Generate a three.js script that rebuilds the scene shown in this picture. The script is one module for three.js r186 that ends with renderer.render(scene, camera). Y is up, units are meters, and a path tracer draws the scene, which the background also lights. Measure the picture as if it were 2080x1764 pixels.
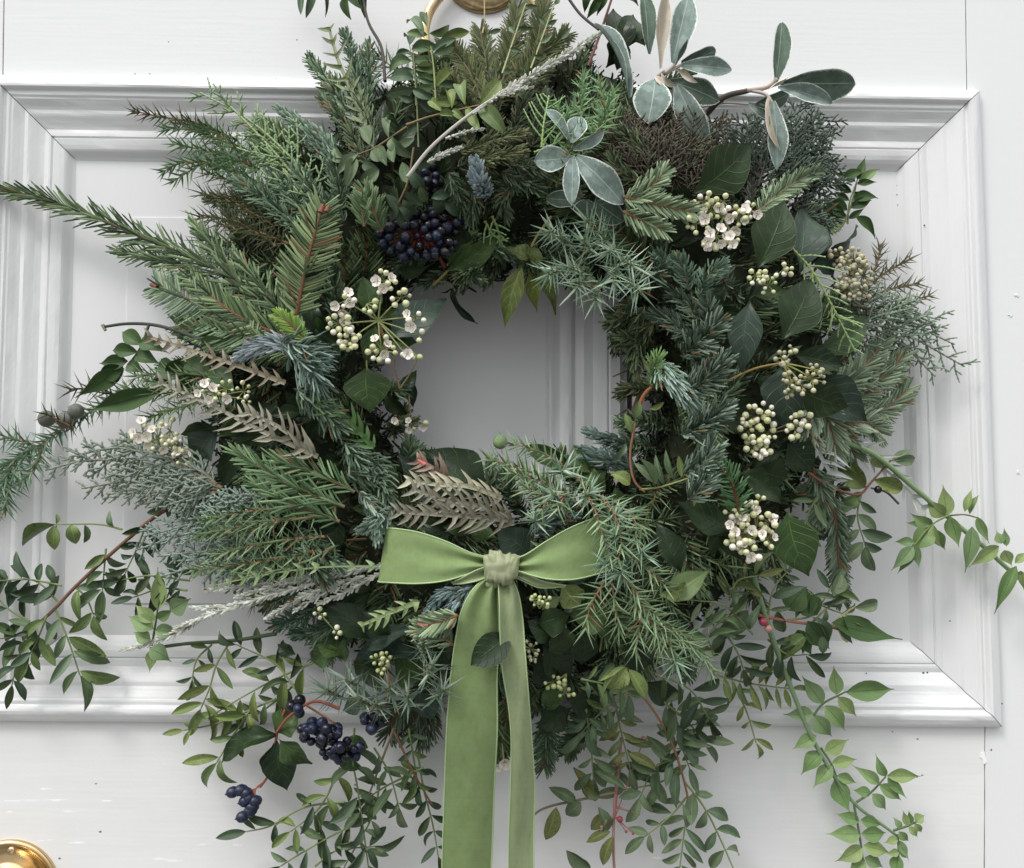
import * as THREE from 'three';
import { mergeGeometries, mergeVertices, toCreasedNormals } from 'three/addons/utils/BufferGeometryUtils.js';
import { ImprovedNoise } from 'three/addons/math/ImprovedNoise.js';

// ------------------------------------------------------------------ camera, sky, sun, exposure
const W = 2080, H = 1764, F = 2000, PX = 0.00036, D = F * PX;   // one unit of the layout grid is 0.36 mm on the door face
const scene = new THREE.Scene();
const camera = new THREE.PerspectiveCamera(2 * Math.atan(H / 2 / F) * 180 / Math.PI, W / H, 0.02, 60);
camera.position.set(0, 0, D);
camera.rotation.set(0.070, -0.020, 0.008, 'YXZ');
camera.updateMatrixWorld();
scene.add(camera);
const renderer = new THREE.WebGLRenderer({ antialias: true });
renderer.toneMapping = THREE.LinearToneMapping;
renderer.toneMappingExposure = 1.08;
renderer.shadowMap.enabled = true;
const SUN = new THREE.Vector3(-0.80, 1.25, 0.80).normalize();
{
  // overcast sky: brightest overhead, a soft bright patch of cloud round the veiled sun, grey pavement light below the horizon
  const w = 256, h = 128, a = new Float32Array(w * h * 4);
  for (let j = 0; j < h; j++) for (let i = 0; i < w; i++) {
    const el = (j + 0.5) / h * Math.PI - Math.PI / 2, az = (i + 0.5) / w * 2 * Math.PI - Math.PI;
    const d = new THREE.Vector3(Math.cos(el) * Math.cos(az), Math.sin(el), Math.cos(el) * Math.sin(az));
    const up = Math.max(0, d.y), sun = Math.pow(Math.max(0, d.dot(SUN)), 6);
    let L = d.y > 0 ? 0.44 + 2.0 * Math.pow(up, 1.5) + 0.8 * sun : 0.30;
    const k = (j * w + i) * 4, b = d.y > 0 ? 1 : 0;
    a[k] = L * (b ? 0.99 : 1.0); a[k + 1] = L; a[k + 2] = L * (b ? 1.02 : 0.98); a[k + 3] = 1;
  }
  const t = new THREE.DataTexture(a, w, h, THREE.RGBAFormat, THREE.FloatType);
  t.mapping = THREE.EquirectangularReflectionMapping; t.magFilter = THREE.LinearFilter; t.needsUpdate = true;
  scene.background = t; scene.environment = t;
  const sun = new THREE.DirectionalLight(new THREE.Color(1, 0.97, 0.92), 1.5);
  sun.position.copy(SUN).multiplyScalar(3); sun.castShadow = true; sun.shadow.radius = 30;
  sun.shadow.mapSize.set(2048, 2048);
  Object.assign(sun.shadow.camera, { left: -0.7, right: 0.7, top: 0.7, bottom: -0.7, near: 0.5, far: 6 });
  scene.add(sun);
}

// ------------------------------------------------------------------ helpers
const V = (x, y, z) => new THREE.Vector3(x, y, z);
function rng(s) { s = (s * 2654435761) >>> 0; return () => { s = (s + 0x6D2B79F5) | 0; let t = Math.imul(s ^ (s >>> 15), 1 | s); t = (t + Math.imul(t ^ (t >>> 7), 61 | t)) ^ t; return ((t ^ (t >>> 14)) >>> 0) / 4294967296; }; }
const noise = new ImprovedNoise();
const lerp = (a, b, t) => a + (b - a) * t, mixc = (a, b, t) => [lerp(a[0], b[0], t), lerp(a[1], b[1], t), lerp(a[2], b[2], t)];
const clamp = (x, a = 0, b = 1) => Math.min(b, Math.max(a, x));
// a grid point (u right, v down, z out from the door face, all in 0.36 mm units seen along the view) as a place in metres
function P(u, v, z = 0) {
  const d = V((u - W / 2) / F, -(v - H / 2) / F, -1).applyQuaternion(camera.quaternion);
  const t = (z * PX - D) / d.z;
  return camera.position.clone().addScaledVector(d, t);
}
const S = (z) => PX * (1 - z * PX / D);
const RC = [1050, 755];
function ringZ(u, v) { const r = Math.hypot(u - RC[0], v - RC[1]); return 26 + 205 * Math.exp(-(((r - 460) / 232) ** 2)); }
const facing = (p) => camera.position.clone().sub(p).normalize();
const used = {};
function numbered(n, p) { const k = n; used[k] = (used[k] || 0); const out = used[k] ? n + '_' + String(used[k]).padStart(3, '0') : n; used[k]++; return out; }
function mesh(name, geo, mat, parent) { const m = new THREE.Mesh(geo, mat); m.name = numbered(name); m.castShadow = m.receiveShadow = true; parent.add(m); return m; }
function group(name, parent, at) { const g = new THREE.Group(); g.name = numbered(name); if (at) g.position.copy(at); parent.add(g); return g; }

class Geo {                                       // collects coloured triangles, relative to an origin
  constructor(o) { this.o = o || V(0, 0, 0); this.p = []; this.c = []; this.i = []; }
  v(q, c) { this.p.push(q.x - this.o.x, q.y - this.o.y, q.z - this.o.z); this.c.push(c[0], c[1], c[2]); return this.p.length / 3 - 1; }
  t(a, b, c) { this.i.push(a, b, c); }
  build() {
    const g = new THREE.BufferGeometry();
    g.setAttribute('position', new THREE.Float32BufferAttribute(this.p, 3));
    g.setAttribute('color', new THREE.Float32BufferAttribute(this.c, 3));
    g.setIndex(this.i); g.computeVertexNormals(); return g;
  }
  get empty() { return !this.i.length; }
}
function frame(T, N) { const B = V().crossVectors(T, N).normalize(); return [V().crossVectors(B, T).normalize(), B]; }
function tube(g, pts, rad, sides, col) {
  let last = null;
  const n = pts.length;
  for (let k = 0; k < n; k++) {
    const T = pts[Math.min(k + 1, n - 1)].clone().sub(pts[Math.max(k - 1, 0)]).normalize();
    const [N, B] = frame(T, Math.abs(T.z) < 0.9 ? V(0, 0, 1) : V(0, 1, 0));
    const r = typeof rad === 'function' ? rad(k / (n - 1)) : rad, c = typeof col === 'function' ? col(k / (n - 1)) : col, row = [];
    for (let s = 0; s < sides; s++) { const a = s / sides * 2 * Math.PI; row.push(g.v(pts[k].clone().addScaledVector(N, Math.cos(a) * r).addScaledVector(B, Math.sin(a) * r), c)); }
    if (last) for (let s = 0; s < sides; s++) { const e = (s + 1) % sides; g.t(last[s], last[e], row[e]); g.t(last[s], row[e], row[s]); }
    last = row;
  }
  const tip = g.v(pts[n - 1], typeof col === 'function' ? col(1) : col);
  for (let s = 0; s < sides; s++) g.t(last[s], last[(s + 1) % sides], tip);
}
// one needle: a channelled blade, curved towards `to`
function needle(g, p, dir, to, N, len, w, k, c0, c1, sharp) {
  const side = V().crossVectors(dir, N).normalize(), up = V().crossVectors(side, dir).normalize();
  const ts = sharp ? [0, 0.35] : [0, 0.5, 0.9], ws = sharp ? [0.9, 0.8] : [0.6, 1, 0.8];
  let last = null; const q = V();
  for (let a = 0; a < ts.length; a++) {
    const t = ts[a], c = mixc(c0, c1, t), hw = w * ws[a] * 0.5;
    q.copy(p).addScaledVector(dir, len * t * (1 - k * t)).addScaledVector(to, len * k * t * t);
    const row = [g.v(q.clone().addScaledVector(side, -hw), c), g.v(q.clone().addScaledVector(up, hw * 0.7), c), g.v(q.clone().addScaledVector(side, hw), c)];
    if (last) for (let s = 0; s < 2; s++) { g.t(last[s], last[s + 1], row[s + 1]); g.t(last[s], row[s + 1], row[s]); }
    last = row;
  }
  q.copy(p).addScaledVector(dir, len * (1 - k)).addScaledVector(to, len * k);
  const tip = g.v(q, c1); g.t(last[0], last[1], tip); g.t(last[1], last[2], tip);
}
// needles along a path of world points
function brush(g, pts, o, R) {
  const curve = new THREE.CatmullRomCurve3(pts), L = curve.getLength(), n = Math.max(2, Math.round(L / o.step));
  for (let i = 0; i < n; i++) {
    const t = lerp(o.t0 || 0, 1, (i + R() * 0.7) / n), p = curve.getPointAt(Math.min(1, t)), T = curve.getTangentAt(Math.min(1, t));
    const [N, B] = frame(T, facing(p));
    const tipward = Math.pow(t, 4), ph = o.whorl ? i * 1.05 + R() * 0.3 : R() * 6.283;
    for (let k = 0; k < o.per; k++) {
      let az;
      if (o.flat) { const s = k % 2 ? 1 : -1; const row = (k >> 1) & 1; az = s * (Math.PI / 2 - (row ? 0.55 + (R() - 0.5) * 0.3 : -0.05 + (R() - 0.5) * 0.3)); if (R() < 0.05) az = (R() - 0.5) * 2; }
      else if (o.half) az = (R() - 0.5) * 3.6;
      else az = ph + k / o.per * 6.283 + (R() - 0.5) * (o.whorl ? 0.25 : 0.9);
      const jit = o.flat ? 0.16 : 0.4, ang = lerp(o.ang, o.angTip ?? o.ang * 0.35, tipward) * (1 - jit / 2 + R() * jit) * (o.flat && (k >> 1) & 1 ? 0.8 : 1);
      const dir = T.clone().multiplyScalar(Math.cos(ang)).addScaledVector(N, Math.sin(ang) * Math.cos(az)).addScaledVector(B, Math.sin(ang) * Math.sin(az)).normalize();
      const to = T.clone().addScaledVector(N, o.lift || 0).normalize();
      const len = o.len * (0.72 + R() * 0.4) * (1 - (o.taper ?? 0.35) * Math.pow(t, 3)) * (t < 0.12 ? 0.7 : 1);
      const m = R(), c = mixc(o.c[0], o.c[1], m < 0.45 ? m * 0.5 : 0.3 + 0.9 * (m - 0.45) / 0.55 * (0.6 + 0.4 * R()));
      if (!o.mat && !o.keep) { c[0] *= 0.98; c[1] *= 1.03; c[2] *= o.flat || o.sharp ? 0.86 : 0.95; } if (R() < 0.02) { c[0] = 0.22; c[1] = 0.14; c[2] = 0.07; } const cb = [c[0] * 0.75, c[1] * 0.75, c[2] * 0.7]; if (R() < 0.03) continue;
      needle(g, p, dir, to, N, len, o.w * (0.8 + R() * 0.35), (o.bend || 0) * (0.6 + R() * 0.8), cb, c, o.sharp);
    }
  }
}
// scale-leaved spray, branching in a plane
function spray(g, pts, o, R, depth = 0) {
  const curve = new THREE.CatmullRomCurve3(pts), L = curve.getLength(), n = Math.max(3, Math.round(L / (o.seg || 0.0028)));
  const cs = curve.getSpacedPoints(n), r0 = o.r * (depth ? 0.85 : 1.1);
  tube(g, cs, (t) => r0 * (0.62 + 0.5 * Math.abs(((t * n * 0.5) % 1) - 0.5) * 2) * (1 - 0.35 * t), 4, (t) => mixc(depth ? o.c[0] : o.c[2] || o.c[0], o.c[1], clamp(t * 0.8 + (R() - 0.5) * 0.5)));
  if (depth >= (o.depth || 2)) return;
  const m = Math.max(2, Math.round(L / (o.gap * (depth ? 0.7 : 1))));
  for (let i = 1; i <= m; i++) {
    const t = (i - 0.3 * R()) / (m + 0.4); if (t < (depth ? 0.12 : o.t0 || 0.05)) continue;
    const p = curve.getPointAt(clamp(t)), T = curve.getTangentAt(clamp(t)), [N, B] = frame(T, facing(p));
    const s = i % 2 ? 1 : -1, a = 0.6 + R() * 0.35, len = L * (depth ? 0.42 : o.side || 0.45) * (1 - 0.65 * t) * (0.6 + R() * 0.6);
    if (len < 0.003) continue;
    const d = T.clone().multiplyScalar(Math.cos(a)).addScaledVector(B, s * Math.sin(a)).addScaledVector(N, (R() - 0.4) * 0.6).normalize();
    const e = p.clone().addScaledVector(d, len), mid = p.clone().addScaledVector(d, len * 0.5).addScaledVector(T, -len * 0.06 * s * 0);
    e.addScaledVector(T, len * 0.16);
    spray(g, [p, mid, e], o, R, depth + 1);
  }
}

// ------------------------------------------------------------------ materials and textures
const paintNoise = (() => {                       // brush marks and orange peel in old gloss paint
  const n = 512, a = new Uint8Array(n * n * 4);
  const f = (x, y, sx, sy, z) => { // tileable
    const u = x / n, v = y / n; const A = (uu, vv) => noise.noise(uu * sx, vv * sy, z);
    return lerp(lerp(A(u, v), A(u - 1, v), u), lerp(A(u, v - 1), A(u - 1, v - 1), u), v);
  };
  for (let y = 0; y < n; y++) for (let x = 0; x < n; x++) {
    const h = 0.5 + 0.30 * f(x, y, 7, 7, 1.3) + 0.22 * f(x, y, 4, 90, 4.1) + 0.16 * f(x, y, 40, 40, 7.7) + 0.1 * f(x, y, 110, 110, 2.2);
    const k = (y * n + x) * 4; a[k] = a[k + 1] = a[k + 2] = clamp(h) * 255; a[k + 3] = 255;
  }
  const t = new THREE.DataTexture(a, n, n); t.wrapS = t.wrapT = THREE.RepeatWrapping; t.magFilter = THREE.LinearFilter; t.needsUpdate = true; return t;
})();
function bumpAt(s, turn) { const t = paintNoise.clone(); t.repeat.set(1 / s, 1 / s); if (turn) t.rotation = Math.PI / 2; t.needsUpdate = true; return t; }
const PAINT = [0.755, 0.76, 0.762];
const paint = (turn) => { const m = new THREE.MeshPhysicalMaterial({ roughness: 0.42, bumpMap: bumpAt(0.22, turn), bumpScale: 0.00022, specularIntensity: 0.6 }); m.color.setRGB(...PAINT); return m; };
const paintH = paint(false), paintV = paint(true);
function vmat(rough, extra) { return new THREE.MeshPhysicalMaterial({ vertexColors: true, roughness: rough, side: THREE.DoubleSide, specularIntensity: 0.5, ...extra }); }
const needleMat = vmat(0.5, { specularIntensity: 0.3 }), softMat = vmat(0.85, { specularIntensity: 0.2 }), stemMat = vmat(0.65), frondMat = vmat(0.42, { specularIntensity: 0.7 });
function leafTex(w, h, draw, seed) {
  const c = document.createElement('canvas'); c.width = w; c.height = h; const x = c.getContext('2d'); draw(x, w, h, rng(seed));
  const t = new THREE.CanvasTexture(c); t.colorSpace = THREE.SRGBColorSpace; t.magFilter = THREE.LinearFilter; t.anisotropy = 4; return t;
}
function mottle(x, w, h, R, n, dark, light, a) { for (let i = 0; i < n; i++) { x.globalAlpha = a * R(); x.fillStyle = R() < 0.5 ? dark : light; const r = 1 + R() * R() * w * 0.16; x.beginPath(); x.ellipse(R() * w, R() * h, r, r * (0.6 + R() * 1.2), R() * 3, 0, 7); x.fill(); } x.globalAlpha = 1; }
function veins(x, w, h, n, rise, col, a, lw) {
  x.strokeStyle = col; x.lineCap = 'round';
  for (let i = 0; i < n; i++) for (const s of [-1, 1]) {
    const y0 = h - (i + 0.6 + (s > 0 ? 0.25 : 0)) / (n + 0.5) * h * 0.92;
    x.globalAlpha = a; x.lineWidth = lw; x.beginPath(); x.moveTo(w / 2, y0); x.quadraticCurveTo(w / 2 + s * w * 0.28, y0 - rise * 0.4, w / 2 + s * w * 0.47, y0 - rise); x.stroke();
  }
  x.globalAlpha = 1;
}
// base of a leaf is at the bottom of its texture
const texLentisk = leafTex(64, 128, (x, w, h, R) => { x.fillStyle = '#b9b9b9'; x.fillRect(0, 0, w, h); mottle(x, w, h, R, 90, '#8f9a90', '#d3d6c4', 0.25); veins(x, w, h, 6, 12, '#e8ecd8', 0.28, 1.2); x.fillStyle = '#f4f6e2'; x.globalAlpha = 0.75; x.fillRect(w / 2 - 1.6, h * 0.05, 3.2, h); x.globalAlpha = 0.3; x.fillStyle = '#7a6a5a'; x.fillRect(0, 0, 3, h); x.fillRect(w - 3, 0, 3, h); }, 11);
const texLentiskOld = leafTex(64, 128, (x, w, h, R) => { x.fillStyle = '#b2b0a4'; x.fillRect(0, 0, w, h); mottle(x, w, h, R, 120, '#857f6a', '#cfcfb4', 0.3); veins(x, w, h, 6, 12, '#e0e0c4', 0.3, 1.2); x.fillStyle = '#efeed2'; x.globalAlpha = 0.7; x.fillRect(w / 2 - 1.6, h * 0.05, 3.2, h); for (let i = 0; i < 9; i++) { x.globalAlpha = 0.6; x.fillStyle = '#5c4630'; x.beginPath(); x.ellipse(R() * w, R() * h, 1 + R() * 2.6, 1 + R() * 2, 0, 0, 7); x.fill(); } x.globalAlpha = 0.55; x.fillStyle = '#7a5a3a'; x.fillRect(0, 0, w, h * 0.05); x.fillRect(0, h * 0.3, 5, h * 0.2); }, 17);
const texJasmine = leafTex(64, 128, (x, w, h, R) => { x.fillStyle = '#c6c6c6'; x.fillRect(0, 0, w, h); mottle(x, w, h, R, 80, '#a2aa98', '#dcdfc9', 0.22); veins(x, w, h, 4, 26, '#98a08a', 0.35, 1.2); x.globalAlpha = 0.7; x.fillStyle = '#6d7a5c'; x.fillRect(w / 2 - 1.2, h * 0.06, 2.4, h); x.globalAlpha = 0.5; x.fillStyle = '#7d6a62'; x.fillRect(0, 0, w, h * 0.05); }, 12);
const texLaurel = leafTex(128, 256, (x, w, h, R) => { x.fillStyle = '#a0a0a0'; x.fillRect(0, 0, w, h); mottle(x, w, h, R, 260, '#727a72', '#c2c8b4', 0.3); veins(x, w, h, 5, 62, '#f2fbe0', 0.8, 2.2); for (let i = 0; i < 70; i++) { x.globalAlpha = 0.14; x.strokeStyle = '#e6efd2'; x.lineWidth = 0.8; x.beginPath(); const a = R() * w, b = R() * h; x.moveTo(a, b); x.lineTo(a + (R() - 0.5) * 26, b + (R() - 0.5) * 26); x.stroke(); } x.globalAlpha = 0.85; x.fillStyle = '#edf3d6'; x.beginPath(); x.moveTo(w / 2 - 2.6, h); x.lineTo(w / 2 + 2.6, h); x.lineTo(w / 2 + 0.5, 0); x.lineTo(w / 2 - 0.5, 0); x.fill(); x.globalAlpha = 0.5; x.fillStyle = '#e6ecd0'; x.fillRect(0, 0, 1.6, h); x.fillRect(w - 1.6, 0, 1.6, h); x.globalAlpha = 0.6; for (let i = 0; i < 9; i++) { x.fillStyle = '#eeeee6'; x.fillRect(R() * w, R() * h, 1.4, 1.4); } }, 13);
const felt = (base, dark, light, edge) => (x, w, h, R) => { x.fillStyle = base; x.fillRect(0, 0, w, h); mottle(x, w, h, R, 220, dark, light, 0.3); for (let i = 0; i < 2600; i++) { x.globalAlpha = 0.2 * R(); x.fillStyle = R() < 0.6 ? light : dark; x.fillRect(R() * w, R() * h, 1.5, 1.5); } veins(x, w, h, 7, 30, light, 0.3, 1.2); x.globalAlpha = 0.8; x.fillStyle = edge; x.fillRect(w / 2 - 1.2, 0, 2.4, h); for (let i = 0; i < 420; i++) { x.globalAlpha = 0.85; x.fillStyle = edge; const s = R() < 0.5, d = R() * R() * 9; x.fillRect(s ? d : w - d - 3, R() * h, 4, 3); } x.globalAlpha = 0.9; x.fillRect(0, 0, 4, h); x.fillRect(w - 4, 0, 4, h); x.fillRect(0, 0, w, 4); x.globalAlpha = 1; };
const texFelt = leafTex(128, 256, felt('#7f9089', '#5d6f66', '#a9b8b2', '#dfe4de'), 14);
const texFeltDark = leafTex(128, 256, felt('#58695c', '#3e5044', '#7d8d80', '#cfd6cc'), 15);
const texFeltBack = leafTex(128, 256, felt('#cfc8ba', '#b5ac9c', '#e4dfd4', '#eeeae2'), 16);
function lmat(map, col, rough, extra) { const m = new THREE.MeshPhysicalMaterial({ map, roughness: rough, side: THREE.DoubleSide, specularIntensity: 0.5, ...extra }); m.color.setRGB(...col); return m; }
const bump = (map, s) => ({ bumpMap: map, bumpScale: s });
const MAT = {
  lentisk: [[0.20, 0.31, 0.14], [0.27, 0.40, 0.17], [0.17, 0.27, 0.16], [0.23, 0.34, 0.19]].map((c, i) => lmat(i === 1 ? texLentiskOld : texLentisk, c, 0.5)),
  lentiskPale: [[0.34, 0.46, 0.16], [0.38, 0.50, 0.20], [0.29, 0.41, 0.17]].map((c, i) => lmat(i === 1 ? texLentiskOld : texLentisk, c, 0.5)),
  lentiskDark: [[0.10, 0.165, 0.085], [0.13, 0.20, 0.10], [0.12, 0.19, 0.115]].map((c, i) => lmat(i === 1 ? texLentiskOld : texLentisk, c, 0.5)),
  lentiskGrey: [[0.25, 0.36, 0.19], [0.20, 0.30, 0.175], [0.30, 0.40, 0.23]].map((c) => lmat(texLentisk, c, 0.55)),
  lentiskBronze: [[0.25, 0.33, 0.15], [0.33, 0.38, 0.16], [0.20, 0.28, 0.15]].map((c, i) => lmat(i === 1 ? texLentiskOld : texLentisk, c, 0.5)),
  jasmine: [[0.31, 0.46, 0.19], [0.24, 0.39, 0.15], [0.38, 0.50, 0.20], [0.28, 0.42, 0.2]].map((c) => lmat(texJasmine, c, 0.5)),
  jasmineDark: [[0.085, 0.165, 0.05], [0.10, 0.185, 0.055], [0.07, 0.135, 0.045]].map((c) => lmat(texJasmine, c, 0.5)),
  laurel: [[0.052, 0.10, 0.036], [0.06, 0.112, 0.038], [0.045, 0.085, 0.036]].map((c) => lmat(texLaurel, c, 0.34, bump(texLaurel, 0.0007))),
  laurelBlue: [[0.10, 0.16, 0.12], [0.085, 0.135, 0.10]].map((c) => lmat(texLaurel, c, 0.4, bump(texLaurel, 0.0007))),
  laurelMid: [[0.15, 0.25, 0.085], [0.12, 0.215, 0.075]].map((c) => lmat(texLaurel, c, 0.4, bump(texLaurel, 0.0007))),
  laurelYellow: [[0.26, 0.31, 0.07], [0.22, 0.28, 0.08]].map((c) => lmat(texLaurel, c, 0.45)),
  felt: [lmat(texFelt, [1, 1, 1], 0.95)], feltDark: [lmat(texFeltDark, [1, 1, 1], 0.9)], feltBack: [lmat(texFeltBack, [0.9, 0.88, 0.85], 0.95)],
};
// ------------------------------------------------------------------ leaf shapes (unit length along y, unit width along x)
const OUT = {
  lentisk: (t) => Math.pow(Math.max(0, Math.sin(Math.PI * Math.pow(t, 0.95))), 0.75),
  jasmine: (t) => (t < 0.36 ? Math.pow(Math.sin(Math.PI / 2 * Math.min(1, t / 0.36)), 0.7) : Math.pow(Math.max(0, Math.cos(Math.PI / 2 * (t - 0.36) / 0.64)), 1.85)),
  laurel: (t) => (t < 0.42 ? Math.pow(Math.sin(Math.PI / 2 * t / 0.42), 1.4) : Math.pow(Math.max(0, Math.cos(Math.PI / 2 * (t - 0.42) / 0.58)), 1.2)),
  felt: (t) => Math.pow(Math.max(0, Math.sin(Math.PI * (0.04 + 0.96 * Math.pow(t, 1.1)))), 0.7) * (0.75 + 0.35 * t),
};
function leafGeo(kind, bend, fold, wave, seed, nl = 9, nw = 4) {
  const R = rng(seed), p = [], uv = [], idx = [], ph = R() * 6, sk = (R() - 0.5) * 0.12, asym = 1 + (R() - 0.5) * 0.15;
  for (let j = 0; j <= nl; j++) { const t = j / nl, w = Math.max(0.02, OUT[kind](t)) * 0.5;
    for (let i = 0; i <= nw; i++) { const s = i / nw * 2 - 1;
      const ww = w * (s < 0 ? asym : 2 - asym) * (1 + wave * 0.3 * Math.sin(t * 17 + ph));
      p.push(s * ww + sk * Math.sin(t * Math.PI) , t, bend * (t - t * t * 1.6) + fold * Math.abs(s) * w * 0.6 + wave * Math.sin(t * 9 + ph + s * 1.3) * Math.abs(s) * 0.25);
      uv.push(i / nw, t); } }
  for (let j = 0; j < nl; j++) for (let i = 0; i < nw; i++) { const a = j * (nw + 1) + i, b = a + 1, c = a + nw + 1, d = c + 1; idx.push(a, b, d, a, d, c); }
  const g = new THREE.BufferGeometry(); g.setAttribute('position', new THREE.Float32BufferAttribute(p, 3)); g.setAttribute('uv', new THREE.Float32BufferAttribute(uv, 2)); g.setIndex(idx); g.computeVertexNormals(); return g;
}
const LEAF = {
  lentisk: [0, 1, 2, 3, 4, 5, 6].map((k) => leafGeo('lentisk', [0.2, 0.35, -0.1, 0.28, 0.6, 0.1, 0.8][k], [0.3, 0.5, 0.2, 0.6, 0.3, 1.1, 0.5][k], [0.04, 0.06, 0.04, 0.08, 0.05, 0.1, 0.12][k], 20 + k, 8)),
  jasmine: [0, 1, 2, 3].map((k) => leafGeo('jasmine', [0.15, 0.3, -0.12, 0.4][k], [0.35, 0.5, 0.25, 0.4][k], 0.05, 30 + k, 10)),
  laurel: [0, 1, 2, 3, 4].map((k) => leafGeo('laurel', [0.2, 0.35, -0.1, 0.3, 0.45][k], [0.25, 0.4, 0.2, 0.35, 0.3][k], [0.08, 0.14, 0.1, 0.2, 0.25][k], 40 + k, 14, 6)),
  felt: [0, 1, 2, 3].map((k) => leafGeo('felt', [0.15, 0.3, -0.15, 0.25][k], [0.3, 0.25, 0.4, 0.5][k], 0.08, 50 + k, 14, 6)),
};
// ------------------------------------------------------------------ a sprig: one part of the wreath, with its own leaves
const wreath = group('wreath', scene, P(RC[0], RC[1], 0));
wreath.userData = { label: 'round mixed evergreen wreath with blue berries hanging on the white panelled door', category: 'wreath' };
const origin = wreath.position;
class Sprig {
  constructor(name, label, seed, lift = 0) { this.name = name; this.label = label; this.R = rng(seed); this.lift = lift; this.base = null; this.kids = []; this.st = null; this.nd = null; this.ndMat = needleMat; this.seed = seed; }
  pt(a) { const q = P(a[0], a[1], a.length > 2 ? a[2] : ringZ(a[0], a[1]) + this.lift); if (!this.base) { this.base = q.clone(); this.st = new Geo(q); this.nd = new Geo(q); } return q; }
  z(a) { return a.length > 2 ? a[2] : ringZ(a[0], a[1]) + this.lift; }
  pts(list) { return list.map((a) => this.pt(a)); }
  stem(list, r0, r1, col, sides = 6) { const p = this.pts(list), s = S(this.z(list[0])), c = p.length > 1 ? new THREE.CatmullRomCurve3(p).getPoints(Math.max(6, p.length * 5)) : p; tube(this.st, c, (t) => lerp(r0, r1, t) * s, sides, col); return this; }
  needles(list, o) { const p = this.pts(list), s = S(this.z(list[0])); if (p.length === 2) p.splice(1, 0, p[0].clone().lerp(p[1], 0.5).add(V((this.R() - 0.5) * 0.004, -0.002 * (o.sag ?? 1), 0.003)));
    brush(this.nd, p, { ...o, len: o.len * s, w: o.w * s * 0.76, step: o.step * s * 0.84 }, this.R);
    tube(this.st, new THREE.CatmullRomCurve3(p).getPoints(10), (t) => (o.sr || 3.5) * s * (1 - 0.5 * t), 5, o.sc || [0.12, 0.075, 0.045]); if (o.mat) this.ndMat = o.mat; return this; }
  spray(list, o) { const p = this.pts(list), s = S(this.z(list[0])); spray(this.nd, p, { ...o, r: o.r * s, gap: o.gap * s, seg: 5 * s }, this.R); if (o.mat) this.ndMat = o.mat; return this; }
  leafAt(kind, a, b, w, o = {}) {                      // between two world points
    this.base || (this.base = a.clone(), this.st = new Geo(a), this.nd = new Geo(a));
    const R = this.R, Y = b.clone().sub(a), len = Y.length(); Y.normalize();
    let N = facing(a).applyAxisAngle(Y, o.roll ?? (R() - 0.5) * 1.1); N.addScaledVector(Y, -N.dot(Y)).normalize();
    const X = V().crossVectors(Y, N).normalize(), geos = LEAF[kind], mats = o.mats || MAT[kind];
    const g = geos[o.v ?? Math.floor(R() * geos.length)], m = mats[o.m ?? Math.floor(R() * mats.length)];
    const M = new THREE.Matrix4().makeBasis(X.multiplyScalar(w), Y.multiplyScalar(len), N.multiplyScalar(len));
    this.kids.push([o.name || 'leaf', g, m, M, a.clone(), o.label]); return this;
  }
  leaf(kind, a, b, w, o = {}) { const A = this.pt(a), B = this.pt(b); if (o.pet) tube(this.st, [A.clone().lerp(B, -0.15), A, A.clone().lerp(B, 0.1)], S(this.z(a)) * 1.8, 5, o.pet); return this.leafAt(kind, A, B, w * S(this.z(a)), o); }
  // compound leaf: leaflets in pairs along a stalk
  pinna(list, o) {
    const p = this.pts(list), s = S(this.z(list[0])), c = p.length > 2 ? new THREE.CatmullRomCurve3(p) : new THREE.CatmullRomCurve3([p[0], p[0].clone().lerp(p[1], 0.5).add(V(0, 0.003 * (o.arch ?? 0.5), 0.003)), p[1]]), R = this.R;
    tube(this.st, c.getPoints(14), (t) => (o.r || 2.4) * s * (1 - 0.45 * t), 5, o.sc || [0.2, 0.26, 0.1]);
    const n = o.n, kind = o.kind || 'lentisk';
    for (let i = 0; i < n; i++) { const t = lerp(o.t0 ?? 0.12, 0.97, n === 1 ? 0.5 : i / (n - 1) * (o.term === false ? 1 : 0.93)), q = c.getPointAt(t), T = c.getTangentAt(t), [N, B] = frame(T, facing(q));
      for (const sd of [-1, 1]) {
        if (R() < (o.miss ?? 0.05)) continue;
        const a = (o.ang ?? 0.95) * (0.8 + 0.4 * R()), len = o.len * s * (0.72 + 0.62 * R()) * (1 - 0.25 * Math.abs(t - 0.5)), d = T.clone().multiplyScalar(Math.cos(a)).addScaledVector(B, sd * Math.sin(a)).addScaledVector(N, (R() - 0.5) * (o.spread ?? 0.7)).add(V(0, -(o.droop || 0.1), 0)).normalize();
        const qa = q.clone().addScaledVector(d, 0.04 * len).addScaledVector(T, (R() - 0.5) * len * 0.12);
        this.leafAt(kind, qa, qa.clone().addScaledVector(d, len), len * (o.wr || 0.36) * (0.85 + 0.3 * R()), { mats: o.mats, name: o.name });
      } }
    if (o.term !== false) { const q = c.getPointAt(1), T = c.getTangentAt(1), len = o.len * s * (o.tl || 1.1); this.leafAt(kind, q, q.clone().addScaledVector(T, len), len * (o.wr || 0.36), { mats: o.mats, name: o.name }); }
    return this;
  }
  piece(name, geo, mat, at, dir, size, label) { // small repeated piece (berry, bud, flower) pointing along dir
    const q = new THREE.Quaternion().setFromUnitVectors(V(0, 1, 0), dir.clone().normalize());
    const sc = typeof size === 'number' ? V(size, size, size) : size;
    this.base || (this.base = at.clone(), this.st = new Geo(at), this.nd = new Geo(at));
    this.kids.push([name, geo, mat, new THREE.Matrix4().compose(V(0, 0, 0), q, sc), at.clone(), label]); return this;
  }
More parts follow.
